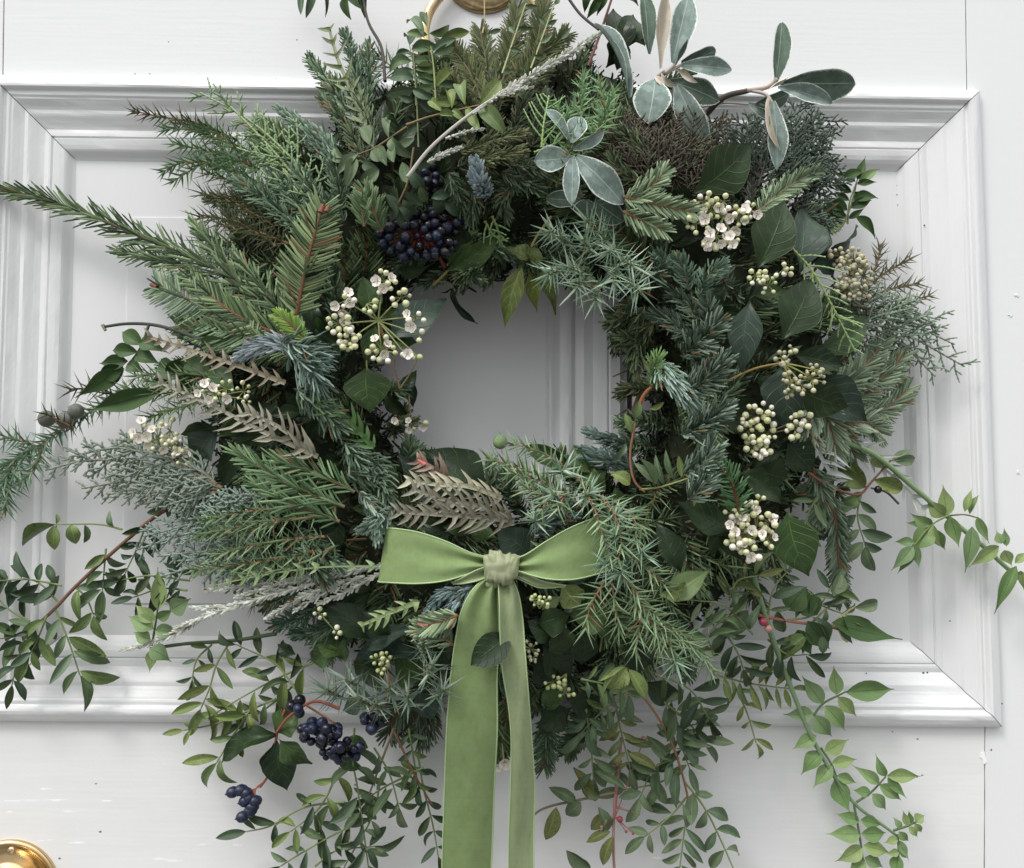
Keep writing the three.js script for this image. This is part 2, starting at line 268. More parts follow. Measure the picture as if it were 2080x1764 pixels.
  done() {
    const g = group(this.name, wreath, this.base.clone().sub(origin));
    if (this.label) g.userData.label = this.label;
    if (!this.st.empty) mesh('stem', this.st.build(), stemMat, g);
    if (!this.nd.empty) { const m = mesh('needles', this.nd.build(), this.ndMat, g); m.userData.kind = 'stuff'; }
    for (const [n, geo, mat, M, at, label] of this.kids) { const m = mesh(n, geo, mat, g); m.applyMatrix4(M); m.position.copy(at).sub(this.base); if (label) m.userData.label = label; }
    return g;
  }
}
// ------------------------------------------------------------------ the door
const door = group('door', scene, V(0, 0, 0));
door.userData = { label: 'old white painted panelled door with moulded frame and brass knocker behind the wreath', category: 'door' };
const xy = (u, v) => { const p = P(u, v, 0); return [p.x, p.y]; };
// a board with slightly ragged joint edges, front face at z
function board(name, corners, z, depth, mat, seed, label) {
  const R = rng(seed), pts = [];
  corners.forEach((a, i) => { const b = corners[(i + 1) % corners.length], n = 26; for (let k = 0; k < n; k++) { const t = k / n, j = k ? 0.8 * noise.noise(t * 9 + i * 3.1, seed * 1.7, 2.3) + (R() - 0.5) * 0.5 : 0; const q = xy(lerp(a[0], b[0], t) + j, lerp(a[1], b[1], t) + j); pts.push(new THREE.Vector2(q[0], q[1])); } });
  const g = new THREE.ExtrudeGeometry(new THREE.Shape(pts), { depth: depth * PX, bevelEnabled: true, bevelThickness: 0.0004, bevelSize: 0.0003, bevelOffset: -0.00045, bevelSegments: 2 });
  g.translate(0, 0, z * PX - depth * PX - 0.0004);
  const m = mesh(name, g, mat, door); if (label) m.userData.label = label; return m;
}
const TL = [-14, 156], TR = [1986, 187], BR = [2030, 1476], BL = [-62, 1463];          // outer corners of the moulded frame
// worn paint of the lower rail: scratches down to the primer, fly specks and nail heads
const wornTex = (() => {
  const w = 2048, h = 512, c = document.createElement('canvas'); c.width = w; c.height = h; const x = c.getContext('2d'), R = rng(77);
  x.fillStyle = '#e6e6e5'; x.fillRect(0, 0, w, h);
  for (let i = 0; i < 240; i++) { x.globalAlpha = 0.025; x.fillStyle = R() < 0.5 ? '#c9cdd0' : '#f4f3ef'; x.beginPath(); x.ellipse(R() * w, R() * h, 40 + R() * 200, 8 + R() * 50, 0, 0, 7); x.fill(); }
  const X = (u) => (u + 80) / 2260 * w, Y = (v) => (v - 1440) / 420 * h;
  x.fillStyle = '#ffffff';
  for (const [u, v, l] of [[80, 1608, 30], [18, 1632, 60], [75, 1631, 55], [190, 1632, 22], [125, 1653, 25], [75, 1711, 22], [137, 1716, 28], [395, 1719, 20], [300, 1748, 45], [460, 1720, 12], [1690, 1676, 20], [1693, 1733, 12], [590, 1700, 20], [0, 1655, 10], [330, 1752, 30], [905, 1700, 26], [1310, 1745, 22]]) for (let k = 0; k < 6; k++) { x.globalAlpha = 0.25 + 0.6 * R(); x.fillRect(X(u + (R() - 0.5) * l), Y(v + (R() - 0.5) * 3), 4 + R() * l * 0.5, 1 + R() * 1.6); }
  x.fillStyle = '#4a4a4c';
  for (const [u, v] of [[178, 1599], [190, 1695], [111, 1748], [1802, 1489], [1854, 1504], [1640, 1540], [1862, 1578], [700, 1600]]) { x.globalAlpha = 0.8; x.beginPath(); x.arc(X(u), Y(v), 1.6 + R() * 0.9, 0, 7); x.fill(); }
  x.globalAlpha = 1;
  const t = new THREE.CanvasTexture(c); t.colorSpace = THREE.SRGBColorSpace; t.magFilter = THREE.LinearFilter; t.wrapS = t.wrapT = THREE.ClampToEdgeWrapping; return t;
})();
const wornMat = new THREE.MeshPhysicalMaterial({ map: wornTex, roughness: 0.42, bumpMap: bumpAt(0.22, false), bumpScale: 0.0002, specularIntensity: 0.6 });
{ const a = xy(-80, 1860), b = xy(2180, 1440), t = wornTex; t.repeat.set(1 / (b[0] - a[0]), 1 / (b[1] - a[1])); t.offset.set(-a[0] / (b[0] - a[0]), -a[1] / (b[1] - a[1])); t.needsUpdate = true; wornMat.color.setRGB(0.95, 0.955, 0.955); }
board('rail', [[13, -420], [1957, -420], [1964, 188], [6, 160]], 0, 90, paintH, 3, 'top rail of the door above the moulded frame');
board('rail', [[-70, 1462], [2001, 1475], [1999, 2000], [-90, 2000]], 0, 90, wornMat, 4, 'scratched lower rail of the door under the moulded frame');
board('stile', [[1958.6, -420], [2700, -420], [2750, 2000], [2000.4, 2000], [2002.4, 1475], [1965.4, 188]], 0, 90, paintV, 5, 'right stile of the door');
board('stile', [[-700, -420], [11.4, -420], [4.4, 160], [-68, 1462], [-91.6, 2000], [-760, 2000]], 0, 90, paintV, 6, 'left stile of the door');
// moulded frame: one profile (distance in from the outer edge, height above the rails), mitred at the corners
const PROF1 = [[0, -6], [0, 9], [2, 14], [8, 20], [17, 25], [24, 26.5], [28, 25.5], [30.5, 21], [31.5, 16], [34, 14.5], [37, 15.5], [40, 17], [43, 16.5], [45, 14.5], [46, 13], [50, 12], [62, 3], [66, 1], [68, 0], [76, 1], [80, 0], [84, -3], [92, -9], [104, -14.5], [107, -14], [114, -12], [118, -12.5], [119.6, -14.5], [120.6, -16], [122, -14.5], [123.5, -12.5], [136, -13], [144, -16], [150, -21], [154, -27], [160, -31], [163, -33], [163, -44]];
const PROF2 = [[0, 6], [6, 8], [12, 14], [17, 22], [36, 23], [38, 21], [39, 12], [41, 12], [42, 18], [45, 19], [50, 13], [58, 4], [68, -2], [76, 0], [84, 5], [88, 6], [92, 4], [100, 0], [104, -3], [106, -14], [110, -15], [111.5, -8], [118, -4], [126, -3], [136, -5], [141, -10], [146, -22], [152, -28], [156, -27], [160, -24], [163, -26], [163, -44]];
function profileStrip(A, Bp, inA, inB, seed, PROF = PROF1) {         // from corner A to B; inA/inB: inward grid vectors per unit of profile
  const p = [], uv = [], idx = [], n = 60, m = PROF.length;
  // double the profile points so that its arrises stay crisp
  const pr = []; for (let i = 0; i < m - 1; i++) { pr.push(PROF[i]); pr.push(PROF[i + 1]); }
  const a0 = xy(A[0], A[1]), b0 = xy(Bp[0], Bp[1]), ia = inA, ib = inB;
  let run = 0; const runs = PROF.map((q, i) => { if (i) run += Math.hypot(q[0] - PROF[i - 1][0], q[1] - PROF[i - 1][1]); return run; });
  for (let k = 0; k <= n; k++) { const t = k / n;
    for (let i = 0; i < pr.length; i++) { const [s, z] = pr[i], j = Math.ceil(i / 2);
      const wob = 1.0 * noise.noise(t * 6, s * 0.11, seed) + 0.5 * noise.noise(t * 26, s * 0.2, seed + 5);
      const ax = a0[0] + ia[0] * s * PX, ay = a0[1] + ia[1] * s * PX, bx = b0[0] + ib[0] * s * PX, by = b0[1] + ib[1] * s * PX;
      p.push(lerp(ax, bx, t), lerp(ay, by, t), (z + wob) * PX); uv.push(t * Math.hypot(bx - ax, by - ay), runs[j] * PX); } }
  for (let k = 0; k < n; k++) for (let i = 0; i < pr.length; i += 2) { const a = k * pr.length + i, b = a + 1, c = a + pr.length, d = c + 1; idx.push(a, b, d, a, d, c); }
  const g = new THREE.BufferGeometry(); g.setAttribute('position', new THREE.Float32BufferAttribute(p, 3)); g.setAttribute('uv', new THREE.Float32BufferAttribute(uv, 2)); g.setIndex(idx);
  g.deleteAttribute('normal'); const w = g.toNonIndexed(); const cr = toCreasedNormals(w, 0.5); return cr;
}
{
  const gap = 0.9; // open mitres: old joints that have shrunk
  const c4 = [TL, TR, BR, BL], inn = [[1, -1], [-1, -1], [-1, 1], [1, 1]];
  const names = ['top moulding of the door frame', 'right moulding of the door frame', 'bottom moulding of the door frame', 'left moulding of the door frame'];
  for (let i = 0; i < 4; i++) {
    const A = c4[i].slice(), B = c4[(i + 1) % 4].slice(), d = V(B[0] - A[0], B[1] - A[1], 0).normalize();
    A[0] += d.x * gap; A[1] += d.y * gap; B[0] -= d.x * gap; B[1] -= d.y * gap;
    const flip = profileStrip(A, B, inn[i], inn[(i + 1) % 4], i * 7.3 + 1);
    const mt = new THREE.MeshPhysicalMaterial({ roughness: 0.36, bumpMap: bumpAt(0.22, false), bumpScale: 0.00038, side: THREE.DoubleSide, specularIntensity: 0.7 }); mt.color.setRGB(...PAINT);
    mesh('moulding', flip, mt, door).userData.label = names[i];
  }
}
// dark backing behind the joints, the panel and its raised field
const backMat = new THREE.MeshStandardMaterial({ roughness: 1 }); backMat.color.setRGB(0.12, 0.115, 0.11);
board('core', [[-690, -410], [2690, -410], [2740, 1990], [-750, 1990]], -90, 20, backMat, 8);
board('panel', [[110, 280], [1875, 290], [1895, 1365], [60, 1360]], -33, 14, paintV, 9, 'flat sunk panel of the door inside the moulded frame');
board('panel_field', [[248, 432], [1112, 434], [1112, 1232], [236, 1230]], -30.5, 2.4, paintV, 10, 'slightly raised field of the left door panel');
// the upright moulding between the two panels, seen through the wreath
{
  const A = xy(1270, 300), B = xy(1274, 1360), L = [-1, 0], R_ = [1, 0];
  for (const [inn, seed] of [[L, 31], [R_, 37]]) {
    const off = inn[0] < 0 ? [0, 0] : [10, 0];
    const g = profileStrip([1270 + off[0], 310], [1274 + off[0], 1345], inn, inn, seed, PROF2.map(([a, b]) => [a, b > -44 ? (b + 25) * 1.35 - 28 : b]));
    const mt = new THREE.MeshPhysicalMaterial({ roughness: 0.36, bumpMap: bumpAt(0.22, false), bumpScale: 0.00038, side: THREE.DoubleSide, specularIntensity: 0.7 }); mt.color.setRGB(...PAINT);
    mesh('moulding', g, mt, door).userData.label = inn[0] < 0 ? 'upright middle moulding of the door seen through the wreath' : 'far half of the upright middle moulding';
  }
}
// small blobs and runs of old paint along the panel edges, nail heads, chips
{
  const R = rng(91), g = new Geo(V(0, 0, 0)); const gm = [];
  const blob = (u, v, z, r) => { const s = new THREE.SphereGeometry(1, 6, 5), p = P(u, v, z); s.scale(r * PX * (0.7 + R()), r * PX * (0.7 + R()), r * PX * 0.5); s.translate(p.x, p.y, p.z); gm.push(s); };
  for (let i = 0; i < 60; i++) { const t = R(); blob(lerp(143, 108, t) + R() * 5, lerp(325, 1290, t), -32, 1.6); }
  for (let i = 0; i < 40; i++) { const t = R(); blob(lerp(1825, 1846, t) - R() * 7, lerp(350, 620, t * 0.8), -32, 1.7); }
  for (const [u, v, z] of [[66, 403, -8], [1990, 560, 0], [2050, 640, 0], [2064, 600, 0], [2068, 960, 0], [1890, 700, -10], [2040, 1090, 0], [90, 860, -14]]) { blob(u, v, z, 3); blob(u + 4, v + 2, z, 2.4); }
  const m = mesh('paint_drip', mergeGeometries(gm), paintV, door); m.userData.kind = 'stuff';
  const dm = new THREE.MeshStandardMaterial({ roughness: 0.9 }); dm.color.setRGB(0.09, 0.09, 0.095);
  const dg = new THREE.SphereGeometry(1, 8, 6);
  for (const [u, v, z, r] of [[1876, 1368, -14, 2.6], [1884, 1367, -14, 2], [2029, 1442, 0, 3], [2036, 1430, 0, 1.6], [2014, 1524, 0, 2], [1994, 1316, 6, 1.6], [64, 251, -3, 1.8], [47, 302, -1, 1.8], [274, 150, 0, 1.3], [304, 150, 0, 1.3], [561, 161, 0, 1.3], [1878, 458, -10, 2], [1718, 318, -12, 2.4], [1930, 1262, 2, 1.6], [1760, 1368, -10, 1.4], [1863, 1579, 0, 1.8], [342, 85, 0, 1.2], [603, 81, 0, 1.4]]) { const q = mesh('speck', dg, dm, door); q.position.copy(P(u, v, z)); q.scale.set(r * PX, r * PX, r * PX * 0.35); }
  const chip = new THREE.MeshStandardMaterial({ roughness: 0.9 }); chip.color.setRGB(0.88, 0.88, 0.87);
  const cs = new THREE.Shape(); [[0, 0], [7, -3], [9, 8], [12, 18], [4, 23], [3, 12], [-3, 8]].forEach(([a, b], i) => (i ? cs.lineTo(a * PX, -b * PX) : cs.moveTo(a * PX, -b * PX)));
  const cm = mesh('paint_chip', new THREE.ExtrudeGeometry(cs, { depth: 0.0003, bevelEnabled: false }), chip, door); cm.position.copy(P(1993, 1530, 0.4));
}
// brass
const brassBump = (() => { const w = 256, h = 256, a = new Uint8Array(w * h * 4), R = rng(5); for (let y = 0; y < h; y++) for (let x = 0; x < w; x++) { const k = (y * w + x) * 4, n = 0.5 + 0.3 * noise.noise(x * 0.19, y * 0.012, 3.3) + 0.2 * noise.noise(x * 0.05, y * 0.05, 8.8); a[k] = a[k + 1] = a[k + 2] = clamp(n) * 255; a[k + 3] = 255; } const t = new THREE.DataTexture(a, w, h); t.wrapS = t.wrapT = THREE.RepeatWrapping; t.magFilter = THREE.LinearFilter; t.needsUpdate = true; return t; })();
const brass = (c, r, b) => { const m = new THREE.MeshPhysicalMaterial({ metalness: 1, roughness: r, bumpMap: brassBump, bumpScale: b }); m.color.setRGB(...c); return m; };
{
  const k = group('door_knocker', door, P(984, -52, 0)); k.userData.label = 'aged brass ring door knocker at the top, half hidden by the wreath';
  const s = PX, lat = (pts) => { const g = new THREE.LatheGeometry(pts.map(([r, z]) => new THREE.Vector2(r * s, z * s)), 64); g.rotateX(Math.PI / 2); return g; };
  mesh('backplate', lat([[86, -2], [87, 4], [84, 9], [76, 11], [60, 17], [40, 21], [20, 25], [0, 26]]), brass([0.36, 0.27, 0.15], 0.42, 0.0012), k);
  const ring = new THREE.TorusGeometry(124 * s, 10.5 * s, 16, 96); ring.rotateX(-0.05);
  const rm = mesh('ring', ring, brass([0.60, 0.46, 0.27], 0.34, 0.0006), k); rm.position.copy(P(984, 70, 26)).sub(k.position);
  const boss = new THREE.SphereGeometry(24 * s, 24, 16); mesh('boss', boss, brass([0.5, 0.35, 0.15], 0.4, 0.0005), k).position.set(0, 0, 26 * s);
}
{
  const k = group('door_knob', door, P(20, 1808, 0)); k.userData.label = 'polished brass door knob at the bottom left corner';
  const s = PX, lat = (pts) => { const g = new THREE.LatheGeometry(pts.map(([r, z]) => new THREE.Vector2(r * s, z * s)), 72); g.rotateX(Math.PI / 2); return g; };
  mesh('rosette', lat([[96, -2], [97, 5], [95, 9], [91, 11], [87, 11], [84, 9], [82, 7.5], [80, 8.5], [78, 8], [68, 9.5], [58, 12.5], [54, 13], [51, 17], [48, 21], [44, 23], [41, 22], [38, 24], [34, 28], [0, 30]]), brass([0.62, 0.45, 0.24], 0.16, 0.00005), k);
  const sc = group('screw', k, V(3 * s, 77 * s, 8 * s));
  mesh('screw_head', lat([[7.4, 0], [7.2, 2.4], [5, 3.6], [0, 4]]), brass([0.8, 0.62, 0.4], 0.3, 0.0001), sc);
  const slot = mesh('slot', new THREE.BoxGeometry(11 * s, 1.7 * s, 1.2 * s), backMat, sc); slot.position.z = 3.9 * s; slot.rotation.z = 0.6;
  mesh('knob', lat([[30, 28], [26, 60], [30, 78], [52, 92], [66, 112], [67, 130], [58, 150], [36, 163], [0, 168]]), brass([0.62, 0.45, 0.24], 0.14, 0.00004), k);
}

// ------------------------------------------------------------------ the velvet ribbon bow
const velvetTex = (() => { const w = 256, h = 512, c = document.createElement('canvas'); c.width = w; c.height = h; const x = c.getContext('2d'), R = rng(41); x.fillStyle = '#c4c4c4'; x.fillRect(0, 0, w, h);
  for (let i = 0; i < 420; i++) { x.globalAlpha = 0.045; x.fillStyle = R() < 0.5 ? '#87927c' : '#f2f3da'; x.beginPath(); x.ellipse(R() * w, R() * h, 8 + R() * 40, 5 + R() * 26, R() * 3, 0, 7); x.fill(); }
  for (let y = 0; y < h; y += 2) { x.globalAlpha = 0.02 + 0.03 * R(); x.fillStyle = R() < 0.5 ? '#777' : '#fff'; x.fillRect(0, y, w, 1); }
  x.globalAlpha = 0.7; x.fillStyle = '#fff'; for (let i = 0; i < 16; i++) x.fillRect(R() * w, R() * h, 1.5, 1.5); x.globalAlpha = 1;
  const t = new THREE.CanvasTexture(c); t.colorSpace = THREE.SRGBColorSpace; t.wrapS = t.wrapT = THREE.RepeatWrapping; t.magFilter = THREE.LinearFilter; return t; })();
function velvet(c, sheen) { const m = new THREE.MeshPhysicalMaterial({ map: velvetTex, roughness: 0.92, side: THREE.DoubleSide, sheen: 0.8, sheenRoughness: 0.45, specularIntensity: 0.2, bumpMap: velvetTex, bumpScale: 0.0002 }); m.color.setRGB(...c); m.sheenColor = new THREE.Color().setRGB(...sheen); return m; }
const velvetFront = velvet([0.41, 0.56, 0.255], [0.34, 0.42, 0.24]), velvetPale = velvet([0.52, 0.62, 0.36], [0.34, 0.38, 0.26]), trimMat = new THREE.MeshPhysicalMaterial({ roughness: 0.7, side: THREE.DoubleSide }); trimMat.color.setRGB(0.42, 0.55, 0.28);
const satin = new THREE.MeshPhysicalMaterial({ roughness: 0.6, side: THREE.DoubleSide, sheen: 0.4, map: velvetTex }); satin.color.setRGB(0.55, 0.60, 0.37);
const bow = group('ribbon_bow', scene, P(1017, 1155, 285));
bow.userData = { label: 'sage green velvet ribbon bow with two long tails tied on the bottom of the wreath', category: 'ribbon bow' };
// a strip of ribbon between two edge lines [u, v, z]; pleats(s, t) lifts it
function ribbon(name, ea, eb, mat, pleats, label, trims = [1, 1], nS = 90) {
  const A = new THREE.CatmullRomCurve3(ea.map((q) => P(...q)), false, 'centripetal'), B = new THREE.CatmullRomCurve3(eb.map((q) => P(...q)), false, 'centripetal'), nT = 20, o = bow.position, p = [], uv = [], idx = [], A_ = [], B_ = [];
  for (let i = 0; i <= nS; i++) { const s = i / nS, a = A.getPoint(s), b = B.getPoint(s); const n = facing(a);
    for (let j = 0; j <= nT; j++) { const t = j / nT, q = a.clone().lerp(b, t).addScaledVector(n, pleats(s, t) * PX); p.push(q.x - o.x, q.y - o.y, q.z - o.z); uv.push(t * 1.0, s * A.getLength() / 0.08); if (j === 0) A_.push(q); if (j === nT) B_.push(q); } }
  for (let i = 0; i < nS; i++) for (let j = 0; j < nT; j++) { const a = i * (nT + 1) + j, b = a + 1, c = a + nT + 1, d = c + 1; idx.push(a, b, d, a, d, c); }
  const g = new THREE.BufferGeometry(); g.setAttribute('position', new THREE.Float32BufferAttribute(p, 3)); g.setAttribute('uv', new THREE.Float32BufferAttribute(uv, 2)); g.setIndex(idx); g.computeVertexNormals();
  const m = mesh(name, g, mat, bow); if (label) m.userData.label = label;
  [A_, B_].forEach((e, k) => { if (!trims[k]) return; const tg = new Geo(o), n = Math.round(new THREE.CatmullRomCurve3(e).getLength() / 0.00055), sp = new THREE.CatmullRomCurve3(e).getSpacedPoints(n); tube(tg, sp, (t) => (Math.round(t * n) % 2 ? 0.0006 : 0.00035), 5, [1, 1, 1]); const tm = tg.build(); tm.deleteAttribute('color'); mesh('picot_edge', tm, trimMat, m); });
  return m;
}
const ripple = (near, amp, fr, ph) => (s, t) => near(s) * amp * Math.sin(t * fr + ph) + 2.2 * noise.noise(s * 3 + ph, t * 2, 1.1);
// left loop: front band out from the knot, round the fold, back behind
ribbon('loop', [[990, 1132, 290], [958, 1124, 300], [905, 1100, 304], [850, 1082, 300], [800, 1074, 290], [784, 1074, 276], [790, 1080, 262], [850, 1088, 246], [940, 1118, 240], [992, 1136, 250]],
  [[992, 1160, 292], [962, 1164, 306], [905, 1180, 310], [850, 1186, 306], [790, 1184, 294], [768, 1182, 278], [776, 1178, 262], [850, 1176, 244], [940, 1164, 240], [994, 1160, 250]], velvetFront, ripple((s) => Math.exp(-s * 7), 11, 11, 0.5), 'left loop of the bow');
ribbon('loop', [[1042, 1136, 290], [1066, 1128, 302], [1110, 1100, 306], [1160, 1072, 302], [1212, 1052, 288], [1232, 1050, 272], [1222, 1056, 258], [1160, 1082, 246], [1090, 1118, 240], [1042, 1140, 250]],
  [[1042, 1160, 292], [1068, 1166, 306], [1110, 1176, 310], [1160, 1178, 306], [1216, 1166, 290], [1238, 1158, 274], [1226, 1160, 258], [1160, 1172, 244], [1090, 1166, 240], [1042, 1160, 250]], velvetFront, ripple((s) => Math.exp(-s * 7), 11, 11, 2.0), 'right loop of the bow');
// under-folds beside the knot
ribbon('fold', [[992, 1150, 296], [965, 1160, 304], [935, 1176, 304], [918, 1184, 298]], [[996, 1170, 294], [970, 1180, 300], [940, 1186, 300], [920, 1187, 297]], velvetPale, ripple((s) => 1 - s, 5, 7, 1), null, [1, 1], 30);
ribbon('fold', [[1040, 1158, 298], [1066, 1164, 306], [1100, 1180, 304], [1150, 1190, 296]], [[1036, 1168, 290], [1062, 1180, 296], [1096, 1194, 294], [1148, 1192, 292]], velvetPale, ripple((s) => 1 - s, 5, 7, 2), null, [1, 1], 30);
// tails
ribbon('tail', [[990, 1172, 290], [962, 1196, 300], [938, 1240, 300], [925, 1300, 290], [916, 1370, 278], [908, 1470, 250], [903, 1600, 205], [899, 1720, 170], [896, 1840, 140]],
  [[1010, 1178, 286], [1010, 1210, 294], [1013, 1260, 294], [1014, 1310, 284], [1010, 1380, 270], [1010, 1480, 244], [1004, 1600, 200], [1000, 1720, 164], [994, 1840, 136]], velvetFront, (s, t) => Math.exp(-s * 5) * 13 * Math.sin(t * 10 + 0.4) + 6 * Math.sin(t * 3.1) * (0.4 + s) + 4 * Math.sin(s * 9 + t * 2) + 5 * noise.noise(s * 4, t * 1.5, 6.2), 'left broad tail of the ribbon');
ribbon('tail', [[1012, 1178, 292], [1014, 1220, 302], [1016, 1290, 298], [1020, 1360, 288], [1032, 1430, 270], [1038, 1490, 250], [1037, 1600, 212], [1033, 1720, 176], [1034, 1840, 150]],
  [[1040, 1172, 292], [1054, 1210, 302], [1062, 1260, 300], [1067, 1330, 292], [1074, 1420, 272], [1080, 1500, 250], [1086, 1600, 212], [1084, 1720, 176], [1086, 1840, 150]], velvetPale, (s, t) => Math.exp(-s * 5) * 10 * Math.sin(t * 8 + 2) + 4 * Math.sin(s * 11 + t * 2.4) + 5 * Math.sin(t * 3.1 + 0.6) + 6 * noise.noise(s * 5, t * 1.5, 3.2), 'right narrow twisted tail of the ribbon');
// knot: a band wrapped over, with gathered creases
{
  const g = new THREE.SphereGeometry(1, 96, 48), p = g.attributes.position, c = P(1017, 1154, 300);
  for (let i = 0; i < p.count; i++) { const q = V().fromBufferAttribute(p, i); const sq = (a, e) => Math.sign(a) * Math.pow(Math.abs(a), e); q.set(sq(q.x, 0.75), sq(q.y, 0.85), sq(q.z, 0.8)); const ed = clamp(Math.abs(q.y) * 1.2, 0.3), cr = 1 + 0.05 * ed * Math.sin(q.x * 15 + q.y * 2.4 + 0.6) + 0.028 * ed * Math.sin(q.x * 27 - q.y * 3) - 0.16 * Math.exp(-(((q.x - 0.22 - 0.35 * (1 - q.y)) * 5) ** 2)) * clamp(q.y + 0.2) + 0.09 * noise.noise(q.x * 1.6, q.y * 2.4, q.z * 2); q.multiplyScalar(cr); q.x *= 1 + 0.12 * q.y - 0.1 * Math.exp(-((q.y * 2) ** 2)); p.setXYZ(i, q.x * 33 * PX, q.y * 29 * PX, q.z * 24 * PX); }
  g.computeVertexNormals(); const m = mesh('knot', g, satin, bow); m.position.copy(c).sub(bow.position); m.rotation.z = -0.06;
  const tuck = new THREE.SphereGeometry(1, 20, 14); tuck.scale(15 * PX, 9 * PX, 10 * PX); const t2 = mesh('knot_tuck', tuck, satin, bow); t2.position.copy(P(1000, 1186, 296)).sub(bow.position);
}
// ------------------------------------------------------------------ the wreath: needle styles
const N_ = {
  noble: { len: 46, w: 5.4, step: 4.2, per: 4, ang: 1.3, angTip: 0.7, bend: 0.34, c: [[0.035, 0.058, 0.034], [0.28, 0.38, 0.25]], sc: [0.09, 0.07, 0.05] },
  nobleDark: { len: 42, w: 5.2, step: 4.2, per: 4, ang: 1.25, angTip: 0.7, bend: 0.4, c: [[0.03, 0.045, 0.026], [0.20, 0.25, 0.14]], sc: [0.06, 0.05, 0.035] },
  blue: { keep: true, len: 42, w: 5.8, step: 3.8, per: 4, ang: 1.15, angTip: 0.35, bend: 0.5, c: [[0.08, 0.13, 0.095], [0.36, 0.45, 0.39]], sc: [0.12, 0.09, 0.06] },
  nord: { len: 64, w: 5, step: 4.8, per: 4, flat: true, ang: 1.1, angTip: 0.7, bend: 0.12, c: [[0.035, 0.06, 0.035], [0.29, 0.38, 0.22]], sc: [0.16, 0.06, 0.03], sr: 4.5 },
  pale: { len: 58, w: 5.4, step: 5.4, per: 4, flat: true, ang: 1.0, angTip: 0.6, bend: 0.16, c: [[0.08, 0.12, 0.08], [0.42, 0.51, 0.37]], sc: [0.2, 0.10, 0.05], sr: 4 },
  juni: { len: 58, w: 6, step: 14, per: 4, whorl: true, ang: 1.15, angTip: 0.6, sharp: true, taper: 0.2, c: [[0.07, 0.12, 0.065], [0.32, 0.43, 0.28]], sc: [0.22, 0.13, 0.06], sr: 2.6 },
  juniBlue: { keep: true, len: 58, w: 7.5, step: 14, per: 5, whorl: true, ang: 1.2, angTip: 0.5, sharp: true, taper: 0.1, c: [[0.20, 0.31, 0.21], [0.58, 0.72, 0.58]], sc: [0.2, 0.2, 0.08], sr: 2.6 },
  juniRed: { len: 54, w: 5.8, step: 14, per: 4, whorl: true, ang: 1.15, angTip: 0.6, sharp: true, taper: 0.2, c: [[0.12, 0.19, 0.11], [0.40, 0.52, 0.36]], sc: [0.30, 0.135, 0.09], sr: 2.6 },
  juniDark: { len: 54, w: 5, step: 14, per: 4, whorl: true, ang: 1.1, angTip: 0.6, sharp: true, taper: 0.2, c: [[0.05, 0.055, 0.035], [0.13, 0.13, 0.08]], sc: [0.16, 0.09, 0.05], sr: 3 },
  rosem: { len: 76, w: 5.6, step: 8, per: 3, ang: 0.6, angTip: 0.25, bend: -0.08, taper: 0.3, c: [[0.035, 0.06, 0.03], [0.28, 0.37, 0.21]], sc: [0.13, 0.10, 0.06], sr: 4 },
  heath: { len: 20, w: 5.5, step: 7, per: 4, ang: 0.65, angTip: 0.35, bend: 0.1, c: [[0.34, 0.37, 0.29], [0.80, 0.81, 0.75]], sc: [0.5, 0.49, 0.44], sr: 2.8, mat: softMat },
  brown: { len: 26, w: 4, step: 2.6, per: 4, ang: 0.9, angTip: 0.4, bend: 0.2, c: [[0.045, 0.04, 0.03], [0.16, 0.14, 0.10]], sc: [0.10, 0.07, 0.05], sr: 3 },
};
const C_ = {
  blue: { r: 3.2, gap: 17, c: [[0.16, 0.22, 0.20], [0.34, 0.41, 0.38], [0.14, 0.12, 0.08]], mat: softMat },
  gold: { r: 3.2, gap: 17, c: [[0.15, 0.20, 0.16], [0.32, 0.29, 0.17], [0.14, 0.12, 0.08]], mat: softMat },
  green: { r: 2.9, gap: 20, c: [[0.16, 0.28, 0.10], [0.32, 0.46, 0.22], [0.26, 0.34, 0.12]] },
  dark: { r: 2.9, gap: 15, c: [[0.05, 0.068, 0.05], [0.16, 0.205, 0.165], [0.055, 0.048, 0.038]], mat: softMat },
  brown: { r: 2.6, gap: 15, c: [[0.05, 0.045, 0.034], [0.155, 0.14, 0.10], [0.04, 0.034, 0.026]], mat: softMat },
  grey: { r: 3.0, gap: 16, c: [[0.13, 0.19, 0.13], [0.34, 0.41, 0.32], [0.13, 0.11, 0.08]], mat: softMat },
};
let SEED = 100;
const sp = (name, label, lift = 0) => new Sprig(name, label, ++SEED, lift);
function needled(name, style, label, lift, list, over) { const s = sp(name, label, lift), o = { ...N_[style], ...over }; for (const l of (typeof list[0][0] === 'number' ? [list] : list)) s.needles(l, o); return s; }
function sprayed(name, style, label, lift, list, over) { const s = sp(name, label, lift), o = { ...C_[style], ...over }; for (const l of (typeof list[0][0] === 'number' ? [list] : list)) s.spray(l, o); return s; }
